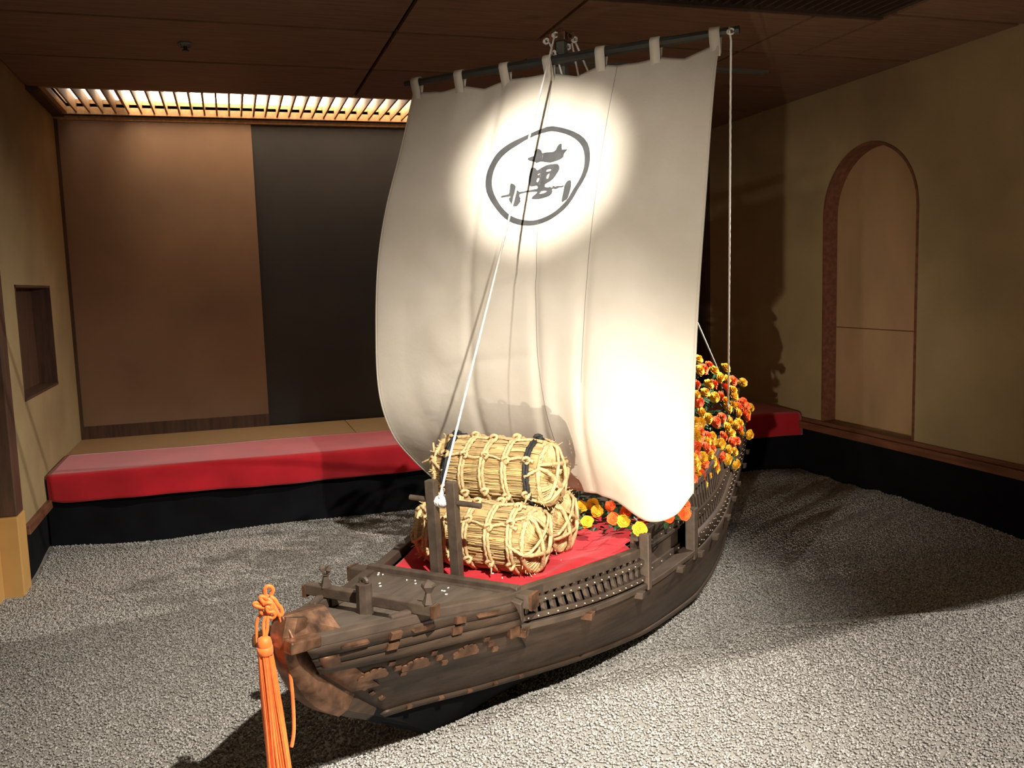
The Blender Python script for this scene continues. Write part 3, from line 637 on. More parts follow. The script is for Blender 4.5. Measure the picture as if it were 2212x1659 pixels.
# cross beams
b = MB(); b.beam(P(-.24, -.222, .537), P(-.24, .226, .533), .030, .032); bm1 = b.build('cross_beam', 'frame', ship, bevel=.003)
for s in (-.222, .226):
    b = MB(); b.box(P(-.24, s, .530), (.033, .012, .035)); b.build('copper_tip', 'copper', bm1)
for s in (-.150, .206):
    b = MB()
    b.lathe([(.0, 0), (.019, 0), (.009, .030), (.010, .033), (.021, .050), (.019, .056), (.0, .068)] if s > 0 else [(.0, 0), (.018, 0), (.007, .032), (.012, .036), (.0, .036)], 6, P(-.24, s, .550))
    o = b.build('finial', 'frame', bm1)
    if s < 0:
        for k in (-1, 1):
            b = MB(); c = P(-.24, s+k*.0105, .603); rt = Matrix.Rotation(k*.42, 3, 'X')
            b.add([c+rt @ Vector(p) for p in ((0, 0, -.020), (0, -.0115, 0), (.009, 0, 0), (0, .0115, 0), (-.009, 0, 0), (0, 0, .018))], [(0, 2, 1), (0, 3, 2), (0, 4, 3), (0, 1, 4), (5, 1, 2), (5, 2, 3), (5, 3, 4), (5, 4, 1)])
            b.build('finial_wing', 'frame', o)
b = MB(); b.beam(P(.155, -.285, .470), P(.155, .285, .466), .030, .026); b.build('deck_coaming', 'frame', ship, bevel=.003)
b = MB(); b.beam(P(.165, -.365, .440), P(.150, .338, .442), .050, .046); bm2 = b.build('cross_beam', 'frame', ship, bevel=.004)
for s, tt in ((-.365, .165), (.338, .150)):
    b = MB(); b.box(P(tt, s, .441), (.053, .010, .049)); b.build('copper_tip', 'copper', bm2)
# bitt post on the foredeck
b = MB(); b.lathe([(0, 0), (.024, 0), (.023, .088), (.018, .090), (0, .090)], 8, P(-.265, .006, .50)); bitt = b.build('bitt_post', 'frame', ship)
b = MB(); b.tube([P(-.265, .006+.012*math.cos(a), .592+.012*math.sin(a)) for a in np.linspace(0, math.pi, 9)], .007, 6); b.build('post_eye', 'frame', bitt)
# windlass
wl = []
for s0, s1 in ((-.044, -.052), (.034, .026)):
    b = MB(); b.beam(P(.205, s0, .405), P(.200, s1, .782), .036, .030, up=(1, 0, 0)); wl.append(b.build('windlass_post', 'frame', ship, bevel=.003))
b = MB(); b.tube([P(.202, -.138, .716), P(.202, .132, .710)], .0095, 12); b.build('windlass_bar', 'frame', ship, smooth=False)

# front fences (both sides)
slat_me = None
def fence_pt(t, r, off=0):
    (sg_, zg), (sw, zw) = gun(t), wale(t)
    s0, z0, s1, z1 = sw-.016, zw+.010, sg_-.004, zg-.030
    return s0+(s1-s0)*r+off, z0+(z1-z0)*r
studs = MB()
def stud(p, r=.0030): studs.ico(p, r)
for sg in (1, -1):
    curve_bar('wale_ledge', lambda t: (wale(t)[0]-.035, wale(t)[1]-.002), .105, 1.28, 26, .085, .020, 'frame', sg)
    b = MB(); b.box(mir((.10, wale(.11)[0]-.002, wale(.11)[1]-.004), sg), (.04, .05, .034), Matrix.Rotation(-sg*.4, 3, 'Z')); b.build('ledge_head', 'copper', ship, bevel=.004)
    NS = 16
    for k in range(NS):
        t = .175+.575*k/(NS-1); a, c = fence_pt(t, 0), fence_pt(t, 1)
        b = MB(); b.beam(mir((t, a[0], a[1]), sg), mir((t+.004, c[0], c[1]), sg), .014, .018, up=(1, 0, 0)); b.build('fence_slat', 'frame', ship)
    for r in (.17, .80):
        curve_bar('fence_rail', lambda t: fence_pt(t, r, .014), .135, .775, 14, .010, .017, 'frame', sg)
        if sg > 0:
            for k in range(NS): t = .165+.585*k/(NS-1); s, z = fence_pt(t, r, .021); stud(P(t, s, z))
    # slanted end board
    a, c = fence_pt(.128, -.05), fence_pt(.115, 1.15)
    b = MB(); b.beam(mir((.150, a[0]+.004, a[1]), sg), mir((.112, c[0]+.012, c[1]), sg), .045, .020, up=(1, 0, 0)); b.build('end_board', 'frame', ship, bevel=.003)
    # post between fence and panel
    s, z = wale(.79); g, gz = gun(.79)
    b = MB(); b.box(mir((.79, (s+g)/2+.004, (z+gz)/2+.020), sg), (.026, .040, gz-z+.075), Matrix.Rotation(-sg*.12, 3, 'Z')); b.build('fence_post', 'frame', ship, bevel=.004)
    # recessed panel
    b = MB(); b.grid(lambda u, v: mir((.80+.44*u, gun(.80+.44*u)[0]-.045, wale(.80+.44*u)[1]+.005+.165*v), sg), 8, 1); b.build('side_panel', 'frame', ship, solid=.014)
    for h, wd in ((.022, .028), (.172, .034), (.105, .012)):
        curve_bar('panel_rail', lambda t: (gun(t)[0]-.036, wale(t)[1]+h), .80, 1.24, 8, .014 if h < .15 else .03, wd, 'frame', sg)
    if sg > 0:
        for h in (.022, .132):
            for k in range(5): t = .83+.385*k/4; stud(P(t, gun(t)[0]-.026, wale(t)[1]+h))
    s, z = wale(1.265)
    b = MB(); b.box(mir((1.265, s-.012, z+.075), sg), (.045, .042, .215), Matrix.Rotation(-sg*.06, 3, 'Z')); b.build('fence_post', 'frame', ship, bevel=.005)
    # stern fence
    b = MB(); b.grid(lambda u, v: mir((1.29+1.51*u, wale(1.29+1.51*u)[0]-.004-.010*v, wale(1.29+1.51*u)[1]+.004+.066*v), sg), 30, 1); b.build('studded_band', 'hull', ship, smooth=True, solid=.014)
    fz = lambda t: .24+.05*(t-1.3)
    NF = 38
    for k in range(NF):
        t = 1.31+1.47*k/(NF-1); s, z = wale(t)
        b = MB(); b.beam(mir((t, s-.020, z+.05), sg), mir((t, s-.045, z+fz(t)), sg), .012, .016, up=(1, 0, 0)); b.build('fence_slat', 'frame', ship)
    curve_bar('fence_rail', lambda t: (wale(t)[0]-.020, wale(t)[1]+.128), 1.29, 2.80, 30, .012, .034, 'hull', sg)
    curve_bar('fence_rail', lambda t: (wale(t)[0]-.046, wale(t)[1]+fz(t)), 1.29, 2.80, 30, .030, .026, 'frame', sg)
    if sg > 0:
        for k in range(46):
            t = 1.31+1.47*k/45; s, z = wale(t)
            stud(P(t, s+.005, z+.016+.010*(k % 2)), .0026); stud(P(t+.012, s+.001, z+.046+.008*(k % 2)), .0026)
            if k % 2 == 0: stud(P(t, s-.013, z+.128), .0028)
    # beam ends poking through the hull under the wale
    for t in (.135, .40, .71, 1.07, 1.29, 1.52, 1.80, 2.05, 2.27, 2.54, 2.74):
        s, z = wale(t); sl = .0 if t < .05 else 0
        b = MB(); b.add([mir(p, sg) for p in ((t-.014, s-.02, z-.006), (t+.014, s-.02, z-.006), (t+.014, s-.02, z-.030), (t-.014, s-.02, z-.030),
              (t-.017, s+.030, z-.004), (t+.017, s+.030, z-.004), (t+.011, s+.026, z-.030), (t-.011, s+.026, z-.030))], [(0, 1, 2, 3), (7, 6, 5, 4), (0, 4, 5, 1), (1, 5, 6, 2), (2, 6, 7, 3), (3, 7, 4, 0)])
        b.build('beam_end', 'copper' if t < .5 else 'frame', ship, bevel=.002)
o = studs.build('stud_heads', 'brass', ship, fix=False); tag(o, 'small brass stud heads', kind='stuff')

# copper fittings on the bow planks
def plate(name, fn, q, r, poly, th=.004, parent=None, off=.017, m='copper'):
    for sg in (1, -1):
        c = mir(fn(q, r, off), sg); du = mir(fn(q+.01, r, off), sg)-mir(fn(q-.01, r, off), sg); du.normalize()
        dv = mir(fn(q, r+.05, off), sg)-mir(fn(q, r-.05, off), sg); dv = (dv-du*dv.dot(du)).normalized(); n_ = du.cross(dv)*(1 if sg < 0 else -1)
        n_ = n_ if n_.y*(-sg) > 0 else -n_
        k = len(poly); vs = [c+du*x+dv*y+n_*(h) for h in (-.006, th) for x, y in poly]
        b = MB(); b.add(vs, [tuple(range(k)), tuple(range(2*k-1, k-1, -1))]+[(i, (i+1) % k, k+(i+1) % k, k+i) for i in range(k)])
        b.build(name, m, ship)
rect = lambda w_, h: [(-w_/2, -h/2), (w_/2, -h/2), (w_/2, h/2), (-w_/2, h/2)]
cloud = [(-.042, -.016), (.034, -.016)]
for cx_, cy_, rr, a0, a1 in ((.036, -.008, .011, -60, 80), (.025, .006, .011, 0, 110), (.010, .012, .012, 20, 150), (-.008, .013, .012, 30, 160), (-.024, .004, .012, 50, 180), (-.038, -.008, .012, 80, 240)):
    cloud += [(cx_+rr*math.cos(R(a0+(a1-a0)*k/4)), cy_+rr*math.sin(R(a0+(a1-a0)*k/4))) for k in range(5)]
cloud = cloud[2:]
for q, r in ((.036, .80), (.076, .82), (.128, .84)): plate('cloud_plate', side_pt, q, r, cloud)
for q, r in ((.058, .82), (.099, .84), (.155, .86)):
    for d in (-.10, 0, .10): plate('copper_square', side_pt, q, r+d*1.1, rect(.020, .015))
for q, r in ((.017, .582), (.017, .457), (.019, .328)): plate('copper_diamond', side_pt, q, r, [(-.011, 0), (0, -.008), (.011, 0), (0, .008)], off=.012)
for q in (.029, .066, .099, .13, .165): plate('copper_square', side_pt, q, .03, rect(.018, .010), off=.021)
for q, r in ((.348, .86), (.324, .50), (.683, .86), (.651, .50)): plate('copper_plate', bow_pt, q, r, rect(.037, .021), off=.021)
for q in (.178, .488, .822):
    plate('copper_strip', bow_pt, q, .86, [(-.043, 0), (-.038, -.005), (.038, -.005), (.043, 0), (.038, .005), (-.038, .005)], off=.018)

# mast, yard
b = MB(); b.beam(P(1.25, 0, .40), P(1.25, 0, 2.40), .052, .052, up=(1, 0, 0), t1=.82); mast = b.build('mast', 'mast', ship, bevel=.004)
b = MB(); b.box(P(1.25, -.005, 2.415), (.075, .075, .036)); b.build('mast_cap', 'copper', mast, bevel=.004)
for k, (ds, dz) in enumerate(((-.045, -.005), (.050, .0), (.0, .022))):
    b = MB(); b.tube([P(1.235, ds+.014*math.cos(a), 2.415+dz+.014*math.sin(a)) for a in np.linspace(0, 2*math.pi, 14)[:-1]], .003, 6, closed=True); b.build('mast_ring', 'copper', mast)
b = MB()
b.tube([P(1.196, -.735+1.475*k/12, 2.312+.012*k/12) for k in range(13)], .0195, 8, taper=lambda f: 1-.25*abs(2*f-1)**2)
yard = b.build('yard', 'yard', ship)
# ------------------------------------------------------------------ sail
SB = (1.10, -.02, .50)
sail = tag(empty('sail', W(*SB), AX), 'large cream cotton sail with a black circled emblem hung from the yard', 'sail')
def LP(t, s, z, base=SB): return Vector((t-base[0], -(s-base[1]), z-base[2]))
b = MB(); b.grid(lambda u, v: LP(*sail_pt(u, v)), 130, 150)
cloth = b.build('sail_cloth', 'sail', sail, smooth=True, solid=.0025)
def sail_nf(a, v):
    p = Vector(LP(*sail_pt(a, v))); h = 2e-3
    du = Vector(LP(*sail_pt(min(1, a+h), v)))-Vector(LP(*sail_pt(max(0, a-h), v))); dv = Vector(LP(*sail_pt(a, min(1, v+h))))-Vector(LP(*sail_pt(a, max(0, v-h))))
    n_ = du.cross(dv).normalized()
    return p, (n_ if n_.x < 0 else -n_)
for k, s in enumerate(TABS):
    a = (s+.70)/1.36; p0 = LP(*sail_pt(a, .012)); zt_ = 2.312+.012*k/6; hw = .020
    path = [(p0.x-.003, p0.z-.03), (p0.x-.003, p0.z+.005)]
    cxx, czz = 1.196-SB[0], zt_-SB[2]
    path += [(cxx+.0225*math.cos(x), czz+.0225*math.sin(x)) for x in np.linspace(math.pi, 0, 9)]
    path += [(p0.x+.012, p0.z+.008), (p0.x+.006, p0.z-.02)]
    b = MB(); b.add([Vector((x, p0.y+e*hw+(.0 if i > 1 else 0), z)) for i, (x, z) in enumerate(path) for e in (-1, 1)], [(2*i, 2*i+1, 2*i+3, 2*i+2) for i in range(len(path)-1)])
    b.build('sail_tab', 'sail', sail, smooth=True, solid=.003)
def seam(fn, v0, v1, r=.0016):
    pts = []
    for i in range(64):
        v = v0+(v1-v0)*i/69; p, n_ = sail_nf(fn(v), v); pts.append(p+n_*.0018)
    b = MB(); b.tube(pts, r, 5); b.build('seam', 'seam', sail)
seam(lambda v: .704, .0, .80); seam(lambda v: .495+.09*min(v, .7)-.012*max(0, v-.6), .0, .30); seam(lambda v: .505+.075*min(v, .75)+.25*max(0, v-.66)**1.3, .33, .93)
# hems along both sides
for a0 in (.0, 1.0):
    pts = [LP(*sail_pt(a0, i/80)) for i in range(81)]
    b = MB(); b.tube(pts, .0042, 6); b.build('hem', 'sail', sail, smooth=True)
# painted emblem: ring and character, laid on the cloth
def on_sail(q, off=.0030):
    p, n_ = sail_nf(*q); return p+n_*off
b = MB(); n = len(RING_OUT); vs_ = []
for o_, i_ in zip(RING_OUT, RING_IN):
    for k in range(4): vs_.append(on_sail((o_[0]+(i_[0]-o_[0])*k/3, o_[1]+(i_[1]-o_[1])*k/3)))
b.add(vs_, [(4*i+k, 4*i+k+1, 4*((i+1) % n)+k+1, 4*((i+1) % n)+k) for i in range(n) for k in range(3)])
o = b.build('emblem_ring', 'ink', sail, smooth=True, fix=False); o['label'] = 'black painted ring of the emblem'
def filled(loops):
    cu = bpy.data.curves.new('outline', 'CURVE'); cu.dimensions = '2D'; cu.fill_mode = 'FRONT'
    for lp in loops:
        sp = cu.splines.new('POLY'); sp.points.add(len(lp)-1); sp.use_cyclic_u = True
        for pt, (x, y) in zip(sp.points, lp): pt.co = (x*10, -y*10, 0, 1)
    ob = bpy.data.objects.new('outline', cu); C.objects.link(ob)
    me = bpy.data.meshes.new_from_object(ob.evaluated_get(bpy.context.evaluated_depsgraph_get()))
    bpy.data.objects.remove(ob)
    bm = bmesh.new(); bm.from_mesh(me)
    bmesh.ops.triangulate(bm, faces=bm.faces[:])
    for _ in range(4):
        long_ = [e for e in bm.edges if e.calc_length() > .10]
        if not long_: break
        bmesh.ops.subdivide_edges(bm, edges=long_, cuts=1); bmesh.ops.triangulate(bm, faces=bm.faces[:])
    for v_ in bm.verts: v_.co = on_sail((v_.co.x/10, -v_.co.y/10))
    bm.to_mesh(me); bm.free(); me.materials.clear(); me.materials.append(M['ink'])
    return me
for loops in [[c] for c in CHARACTER]+[CHARACTER_BODY]:
    me = filled(loops); me.name = 'emblem_character'
    o = bpy.data.objects.new('emblem_character', me); C.objects.link(o); o.parent = sail

# ------------------------------------------------------------------ ropes
def rope(name, label, pts, r=.0042, knots=(), group=None):
    base = Vector(W(*pts[-1])); t = tag(empty(name, base), label, 'rope', group)
    q = [Vector(W(*p))-base for p in pts]
    dense = []
    for i in range(len(q)-1):
        n = max(2, int((q[i+1]-q[i]).length/.02)); dense += [q[i].lerp(q[i+1], k/n) for k in range(n)]
    dense.append(q[-1])
    b = MB(); b.tube(dense, r, 8, lobes=3, twist=260, ldepth=.12); b.build('strand', 'rope', t, smooth=True)
    for kp in knots:
        c = Vector(W(*kp))-base; b = MB(); b.tube([c+Vector((.010*math.cos(a), .008*math.sin(a*1.5), .010*math.sin(a))) for a in np.linspace(0, 4*math.pi, 22)], r*.9, 6); b.build('knot', 'rope', t, smooth=True)
    return t
rope('forestay_rope', 'white rope stretched from the mast top down to the windlass', [(1.215, -.012, 2.425), (.185, -.012, .728)], .0040, [(1.215, -.012, 2.42)])
rope('brace_rope', 'white rope hanging from the right end of the yard down to the flowers', [(1.185, .705, 2.335), (1.180, .712, 2.285), (2.235, .452, .70)], .0040, [(1.182, .71, 2.318)])
rope('backstay_rope', 'white rope running from the mast top behind the sail to the starboard stern', [(1.27, .05, 2.405), (2.75, .29, .86), (2.80, .30, .66)], .0042, [(1.27, .05, 2.405)])
rope('backstay_rope', 'white rope running from the mast top behind the sail to the port stern', [(1.29, .03, 2.40), (2.75, -.20, .86), (2.80, -.22, .66)], .0042, [(1.27, .02, 2.38)])
rope('halyard_rope', 'short white rope lashing the yard to the mast top', [(1.22, -.045, 2.405), (1.205, -.02, 2.36), (1.20, .0, 2.335), (1.23, .012, 2.25)], .0040, [(1.21, -.05, 2.40), (1.20, -.015, 2.345)])
b = MB()
la = empty('rope_lashing', W(.202, -.012, .690), AX); tag(la, 'white lashing wrapped round the windlass bar between the posts', 'rope')
b.sweep(list(range(13)), lambda i: [Vector((.021*math.cos(a)*(1+.12*math.sin(i*2.3+a*2))*(.75+.25*math.sin(math.pi*i/12)), -.024+.048*i/12, .023+.021*math.sin(a)*(1+.12*math.cos(i*1.9+a))*(.75+.25*math.sin(math.pi*i/12)))) for a in np.linspace(0, 2*math.pi, 15)[:-1]])
b.build('wrapping', 'ropelace', la, smooth=True)
b = MB(); b.tube([Vector((-.008, .004, .032)), Vector((-.006, -.002, .045)), Vector((.0, -.004, .056)), Vector((.004, 0, .062))], .007, 7, taper=lambda f: 1-.5*f); b.build('knot', 'ropelace', la, smooth=True)

# ------------------------------------------------------------------ red cloth on the main deck
b = MB(); base = (.62, 0, .41)
def redc(u, v):
    t = .178+1.06*u; w_ = gun(t)[0]-.052-(.05 if t > .8 else 0)*min(1, (t-.8)/.05 if t > .8 else 0); s = -w_+2*w_*v
    e = abs(2*v-1)
    z = .411+.016*e**6+.006*math.sin(7*t+4*v)*e**2+.003*math.sin(19*t+9*s)+.010*math.exp(-((e-.80)/.10)**2)*(t > .4)
    return LP(t, s, z, base)
b.grid(redc, 70, 50)
tag(b.build('red_deck_cloth', 'red', smooth=True, solid=.004), 'bright red felt cloth spread on the ship deck under the bales', 'cloth')
o = bpy.data.objects['red_deck_cloth']; o.location = W(*base); o.rotation_euler = (0, 0, AX)

# ------------------------------------------------------------------ straw bales
def bale(label, t, s, z, seed, bands, tilt=0.0):
    rd = random.Random(seed); Rb, Lb = .118, .43
    root = tag(empty('straw_bale', W(t, s, z-Rb), AX-math.pi/2), label, 'straw bale', 'straw rice bales stacked on the ship')
    root.rotation_euler = (tilt, 0, AX-math.pi/2)
    H = Lb/2; roll0 = rd.uniform(0, 6.28)
    NT, NL = 240, 26
    rad = []
    for k in range(NT//2):
        x = 1+rd.uniform(-.020, .020); rad += [x, x-.028-rd.uniform(0, .02)]
    jit = [[rd.uniform(-.006, .006) for _ in range(NL+1)] for _ in range(NT)]
    bx_ = [-.165, -.085, 0, .085, .165]
    def shape(x):
        f = abs(x)/H; k = 1-.10*max(0, (f-.72)/.28)**2
        for c in bx_: k -= .022*math.exp(-((x-c)/.016)**2)
        return k
    b = MB()
    vs_ = [];
    for j in range(NL+1):
        x = -H+2*H*j/NL
        for k in range(NT):
            th = 2*math.pi*k/NT; r = Rb*(rad[k]+jit[k][j])*shape(x); vs_.append((x, r*math.cos(th), Rb+r*math.sin(th)))
    b.add(vs_, [(j*NT+k, j*NT+(k+1) % NT, (j+1)*NT+(k+1) % NT, (j+1)*NT+k) for j in range(NL) for k in range(NT)])
    # loose straws lying on the surface
    for _ in range(150):
        th = rd.uniform(0, 6.28); x0 = rd.uniform(-H*.9, H*.6); ln = rd.uniform(.05, .14); d = rd.uniform(-.04, .04); pts = []
        for q in range(4):
            x = x0+ln*q/3; r = Rb*shape(x)*1.012+.001; a = th+d*q/3; pts.append((x, r*math.cos(a), Rb+r*math.sin(a)))
        b.tube(pts, .0016, 4)
    b.build('straw_body', 'straw', root, smooth=False, fix=False)
    for e in (-1, 1):
        b = MB(); NR, NA_ = 12, 108; vs_ = []
        rj = [rd.uniform(-1, 1) for _ in range(NA_)]
        for j in range(NR+1):
            f = j/NR; r = Rb*.905*f
            for k in range(NA_):
                th = 2*math.pi*k/NA_; sect = abs(((th*5/(2*math.pi)) % 1)-.5)*2
                dome = .030*(1-f**2)-.016*math.exp(-((f-.42)/.2)**2)*(1-sect)+.0032*(1 if k % 2 else -1)*min(1, f*3)+.002*rj[k]
                vs_.append((e*(H+dome), r*math.cos(th+.5*(1-f)), Rb+r*math.sin(th+.5*(1-f))))
        b.add(vs_, [(j*NA_+k, j*NA_+(k+1) % NA_, (j+1)*NA_+(k+1) % NA_, (j+1)*NA_+k) for j in range(NR) for k in range(NA_)])
        b.build('end_cap', 'strawend', root, fix=False)
        b = MB(); b.tube([(e*(H-.004), Rb*.90*math.cos(a), Rb+Rb*.90*math.sin(a)) for a in np.linspace(0, 2*math.pi, 61)[:-1]], .0085, 9, closed=True, lobes=3, twist=150, ldepth=.25); b.build('end_braid', 'strawrope', root, smooth=True)
        for k in range(5):       # star lacing over the end, from rim to rim
            a0 = roll0+k*2*math.pi/5; a1 = a0+2*2*math.pi/5+rd.uniform(-.15, .15); pts = []
            for q in range(13):
                f = q/12; y = Rb*.96*((1-f)*math.cos(a0)+f*math.cos(a1)); zz = Rb*.96*((1-f)*math.sin(a0)+f*math.sin(a1)); rr = math.hypot(y, zz)/Rb
                pts.append((e*(H+.012+.030*(1-rr**2)-.02*max(0, rr-.85)/.15), y, Rb+zz))
            b = MB(); b.tube(pts, .0062, 8, lobes=2, twist=170, ldepth=.28); b.build('end_rope', 'strawrope', root, smooth=True)
            # lacing from the rim back to the outer band
            pts = []
            for q in range(9):
                f = q/8; x = H+.006-(H-.160)*f; a = a0+(.30 if k % 2 else -.30)*f; r = Rb*(.93+.11*f)+.003; pts.append((e*x, r*math.cos(a), Rb+r*math.sin(a)))
            b = MB(); b.tube(pts, .0055, 8, lobes=2, twist=170, ldepth=.28); b.build('end_rope', 'strawrope', root, smooth=True)
        for k in range(26):      # frayed straw around the rim
            a = rd.uniform(0, 6.28); b2 = rd.uniform(-.3, .3)
            if k == 0: fr = MB()
            p0 = Vector((e*(H-.01), Rb*.92*math.cos(a), Rb+Rb*.92*math.sin(a))); d = Vector((e*rd.uniform(.2, 1), math.cos(a+b2)*.8, math.sin(a+b2)*.8)).normalized()*rd.uniform(.012, .032)
            fr.tube([p0, p0+d*.6, p0+d], .0016, 4)
        fr.build('frayed_straw', 'strawend', root, fix=False)
    for i, c in enumerate(bx_):
        blk = i in bands; rr = .0062
        for dx in ((-.0062, .0062) if not blk else (-.005, .006)):
            pts = []
            for a in np.linspace(0, 2*math.pi, 73)[:-1]:
                r = Rb*.998+rr*.75; pts.append((c+dx+.005*math.sin(a+i)+.002*math.sin(3*a+i), r*math.cos(a), Rb+r*math.sin(a)))
            b = MB(); b.tube(pts, rr, 8, closed=True, lobes=2, twist=190, ldepth=.28); o = b.build('black_band' if blk else 'rope_band', 'blackrope' if blk else 'strawrope', root, smooth=True)
        # knots on top and low on the front
        for a in (1.75+rd.uniform(-.15, .15), 3.62+rd.uniform(-.1, .1), 2.55+rd.uniform(-.1, .1)):
            r = Rb+.012; cpt = Vector((c+.004, r*math.cos(a), Rb+r*math.sin(a)))
            b = MB(); b.tube([cpt+Vector((.012*math.cos(x), .007*math.sin(2*x), .010*math.sin(x))) for x in np.linspace(0, 2*math.pi*1.6, 20)], .0056, 7, lobes=2, twist=150); b.build('knot', 'blackrope' if blk and a < 2 else 'strawrope', root, smooth=True)
            if rd.random() < .65:
                b = MB(); d = Vector((rd.uniform(-.01, .02), math.cos(a)*.02, -.03 if a > 3 else .006)); b.tube([cpt, cpt+d*.5+Vector((.004, 0, 0)), cpt+d], .005, 6, taper=lambda f: 1-.6*f); b.build('rope_end', 'blackrope' if blk and a < 2 else 'strawrope', root, smooth=True)
    # rope running along the bale between the bands
    for a in (1.75, 2.55):
        b = MB(); pts = [(-H+.02+(2*H-.04)*q/20, (Rb+.006)*math.cos(a+.05*math.sin(q)), Rb+(Rb+.006)*math.sin(a+.05*math.sin(q))) for q in range(21)]
        b.tube(pts, .0052, 7, lobes=2, twist=170); b.build('long_rope', 'strawrope', root, smooth=True)
    return root
bale('straw bale lying in front at the bottom, behind the windlass posts', .470, -.018, .530, 1, ())
bale('straw bale mostly hidden at the back of the bottom pair', .715, -.022, .530, 2, ())
tb = bale('top straw bale of the stack, tied with two black ropes', .592, -.008, .738, 3, (0, 4))
b = MB(); b.tube([Vector((-.225, -.05, .16)), Vector((-.245, -.055, .165)), Vector((-.265, -.06, .150)), Vector((-.285, -.07, .140))], .007, 8, lobes=2, twist=150, taper=lambda f: 1-.5*f); b.build('rope_end', 'strawrope', tb, smooth=True)
b = MB(); b.tube([Vector((-.235, -.05, .165)), Vector((-.243, -.05, .185)), Vector((-.247, -.048, .215))], .0065, 8, lobes=2, twist=150, taper=lambda f: 1-.4*f); b.build('rope_end', 'strawrope', tb, smooth=True)

# ------------------------------------------------------------------ marigolds
def petal_head(seed, layers):
    rd = random.Random(seed); b = MB()
    b.ico((0, 0, .30), .62, (1, 1, .75))
    for rad_, z, n, sz, lean in layers:
        for k in range(n):
            a = 2*math.pi*k/n+rd.uniform(-.12, .12); ca, sa = math.cos(a), math.sin(a); l = sz*rd.uniform(.85, 1.15); w_ = sz*.62
            up = lean+rd.uniform(-.12, .12)
            def pt(d, x, h): return (ca*(rad_+d)-sa*x, sa*(rad_+d)+ca*x, z+h)
            c1 = l*math.cos(up); s1 = l*math.sin(up)
            b.add([pt(0, -w_*.35, 0), pt(0, w_*.35, 0), pt(c1*.7, w_, s1*.7+.05), pt(c1, w_*.35, s1-.03), pt(c1*1.02, 0, s1+.06), pt(c1, -w_*.4, s1-.02), pt(c1*.7, -w_, s1*.7+.04)],
                  [(0, 1, 2, 6), (6, 2, 3, 5), (5, 3, 4)])
    return b
LAY = [(.25, .02, 11, .80, .05), (.25, .18, 11, .68, .38), (.18, .34, 9, .56, .75), (.10, .50, 7, .42, 1.05), (.02, .60, 5, .30, 1.3)]
HEADS = {(c, k): petal_head(10*k+3, LAY).mesh('flower_head', c) for c in ('fy', 'fo') for k in range(3)}
def leaf_mesh():
    b = MB(); n = 7; vs_ = []
    for i in range(n):
        f = i/(n-1); w_ = .22*math.sin(math.pi*min(1, f*1.02))**.8*(1.12 if i % 2 else .82); vs_ += [(f, -w_, .06*math.sin(3*f)-.12*f*f), (f, 0, .06*math.sin(3*f)-.12*f*f-.05), (f, w_, .06*math.sin(3*f)-.12*f*f)]
    b.add(vs_, [q for i in range(n-1) for q in ((3*i, 3*i+1, 3*i+4, 3*i+3), (3*i+1, 3*i+2, 3*i+5, 3*i+4))])
    return b.mesh('leaf', 'leaf')
LEAF = leaf_mesh()
sb = MB(); sb.tube([(0, 0, 0), (.02, 0, .5), (0, 0, 1)], .028, 5); STEM = sb.mesh('stem', 'leaf')
def marigold(t, s, z, d, col, label, group, r=.0215, k=0, leaves=2):
    d = Vector(d).normalized(); hp = Vector(W(t, s, z)); wd = VA*d.x+VB*d.y+Vector((0, 0, d.z))
    L = .085; q = wd.to_track_quat('Z', 'Y'); root = empty('marigold', hp-wd*L); root.rotation_euler = q.to_euler()
    tag(root, label, 'flower', group)
    inst('flower_head', HEADS[(col, k % 3)], root, (0, 0, L-r*.35), (random.uniform(-.25, .25), random.uniform(-.25, .25), random.uniform(0, 6.28)), (r, r, r*.95))
    inst('stem', STEM, root, (0, 0, 0), (0, 0, 0), (L, L, L))
    for i in range(leaves):
        a = random.uniform(0, 6.28); sc = random.uniform(.036, .055); inst('leaf', LEAF, root, (0, 0, L*random.uniform(.3, .75)), (random.uniform(-.3, .3), random.uniform(-.6, .1), a), (sc, sc, sc))
    return root
GF = 'marigolds heaped on the stern'
def spotname(nm_, t, z):
    r = 'near the top' if z > .86 else ('half way up' if z > .67 else 'low down')
    c = 'next to the sail edge' if t < 1.86 else ('in the middle' if t < 2.3 else 'at the outer right')
    return nm_+' marigold '+r+' in the stern flower heap, '+c, GF+' '+nm_+' '+r+' '+c
for col, lst, nm_ in (('fy', FY, 'yellow'), ('fo', FO, 'orange')):
    for i, (t, s, z) in enumerate(lst):
        d = (random.uniform(-.55, .05)+.25*(t-2.1), .62+random.uniform(-.2, .2), .15+.9*(z-.6)+random.uniform(-.2, .25))
        marigold(t, s, z, d, col, *spotname(nm_, t, z), random.uniform(.0255, .0295), i)
# the heap goes on behind the sail, over the middle and port side
for i in range(64):
    while True:
        t = random.uniform(1.35, 2.62); a = random.uniform(-1.0, 2.9)
        s = .46*math.cos(a); z = .56+.57*max(0, math.sin(a))**.7*min(1, (t-1.15)/.5)*min(1, (2.85-t)/.35)
        if not (s > .12): break
    col = 'fy' if random.random() < .62 else 'fo'
    marigold(t, s, z, (random.uniform(-.5, .5), s*1.3, .6), col, ('yellow' if col == 'fy' else 'orange')+' marigold deep in the stern flower heap behind the sail', 'marigolds behind the sail '+col, .026, i, 2)
for i in range(34):     # starboard face of the heap that the sail hides from the front
    t = random.uniform(1.32, 1.80); z = random.uniform(.56, .93); s = .50-.22*max(0, (z-.6)/.4)**1.5
    col = 'fy' if random.random() < .62 else 'fo'
    marigold(t, s, z, (random.uniform(-.5, .1), .7, .3), col, ('yellow' if col == 'fy' else 'orange')+' marigold in the stern heap just behind the sail edge', 'marigolds hidden by the sail edge '+col, .027, i, 2)
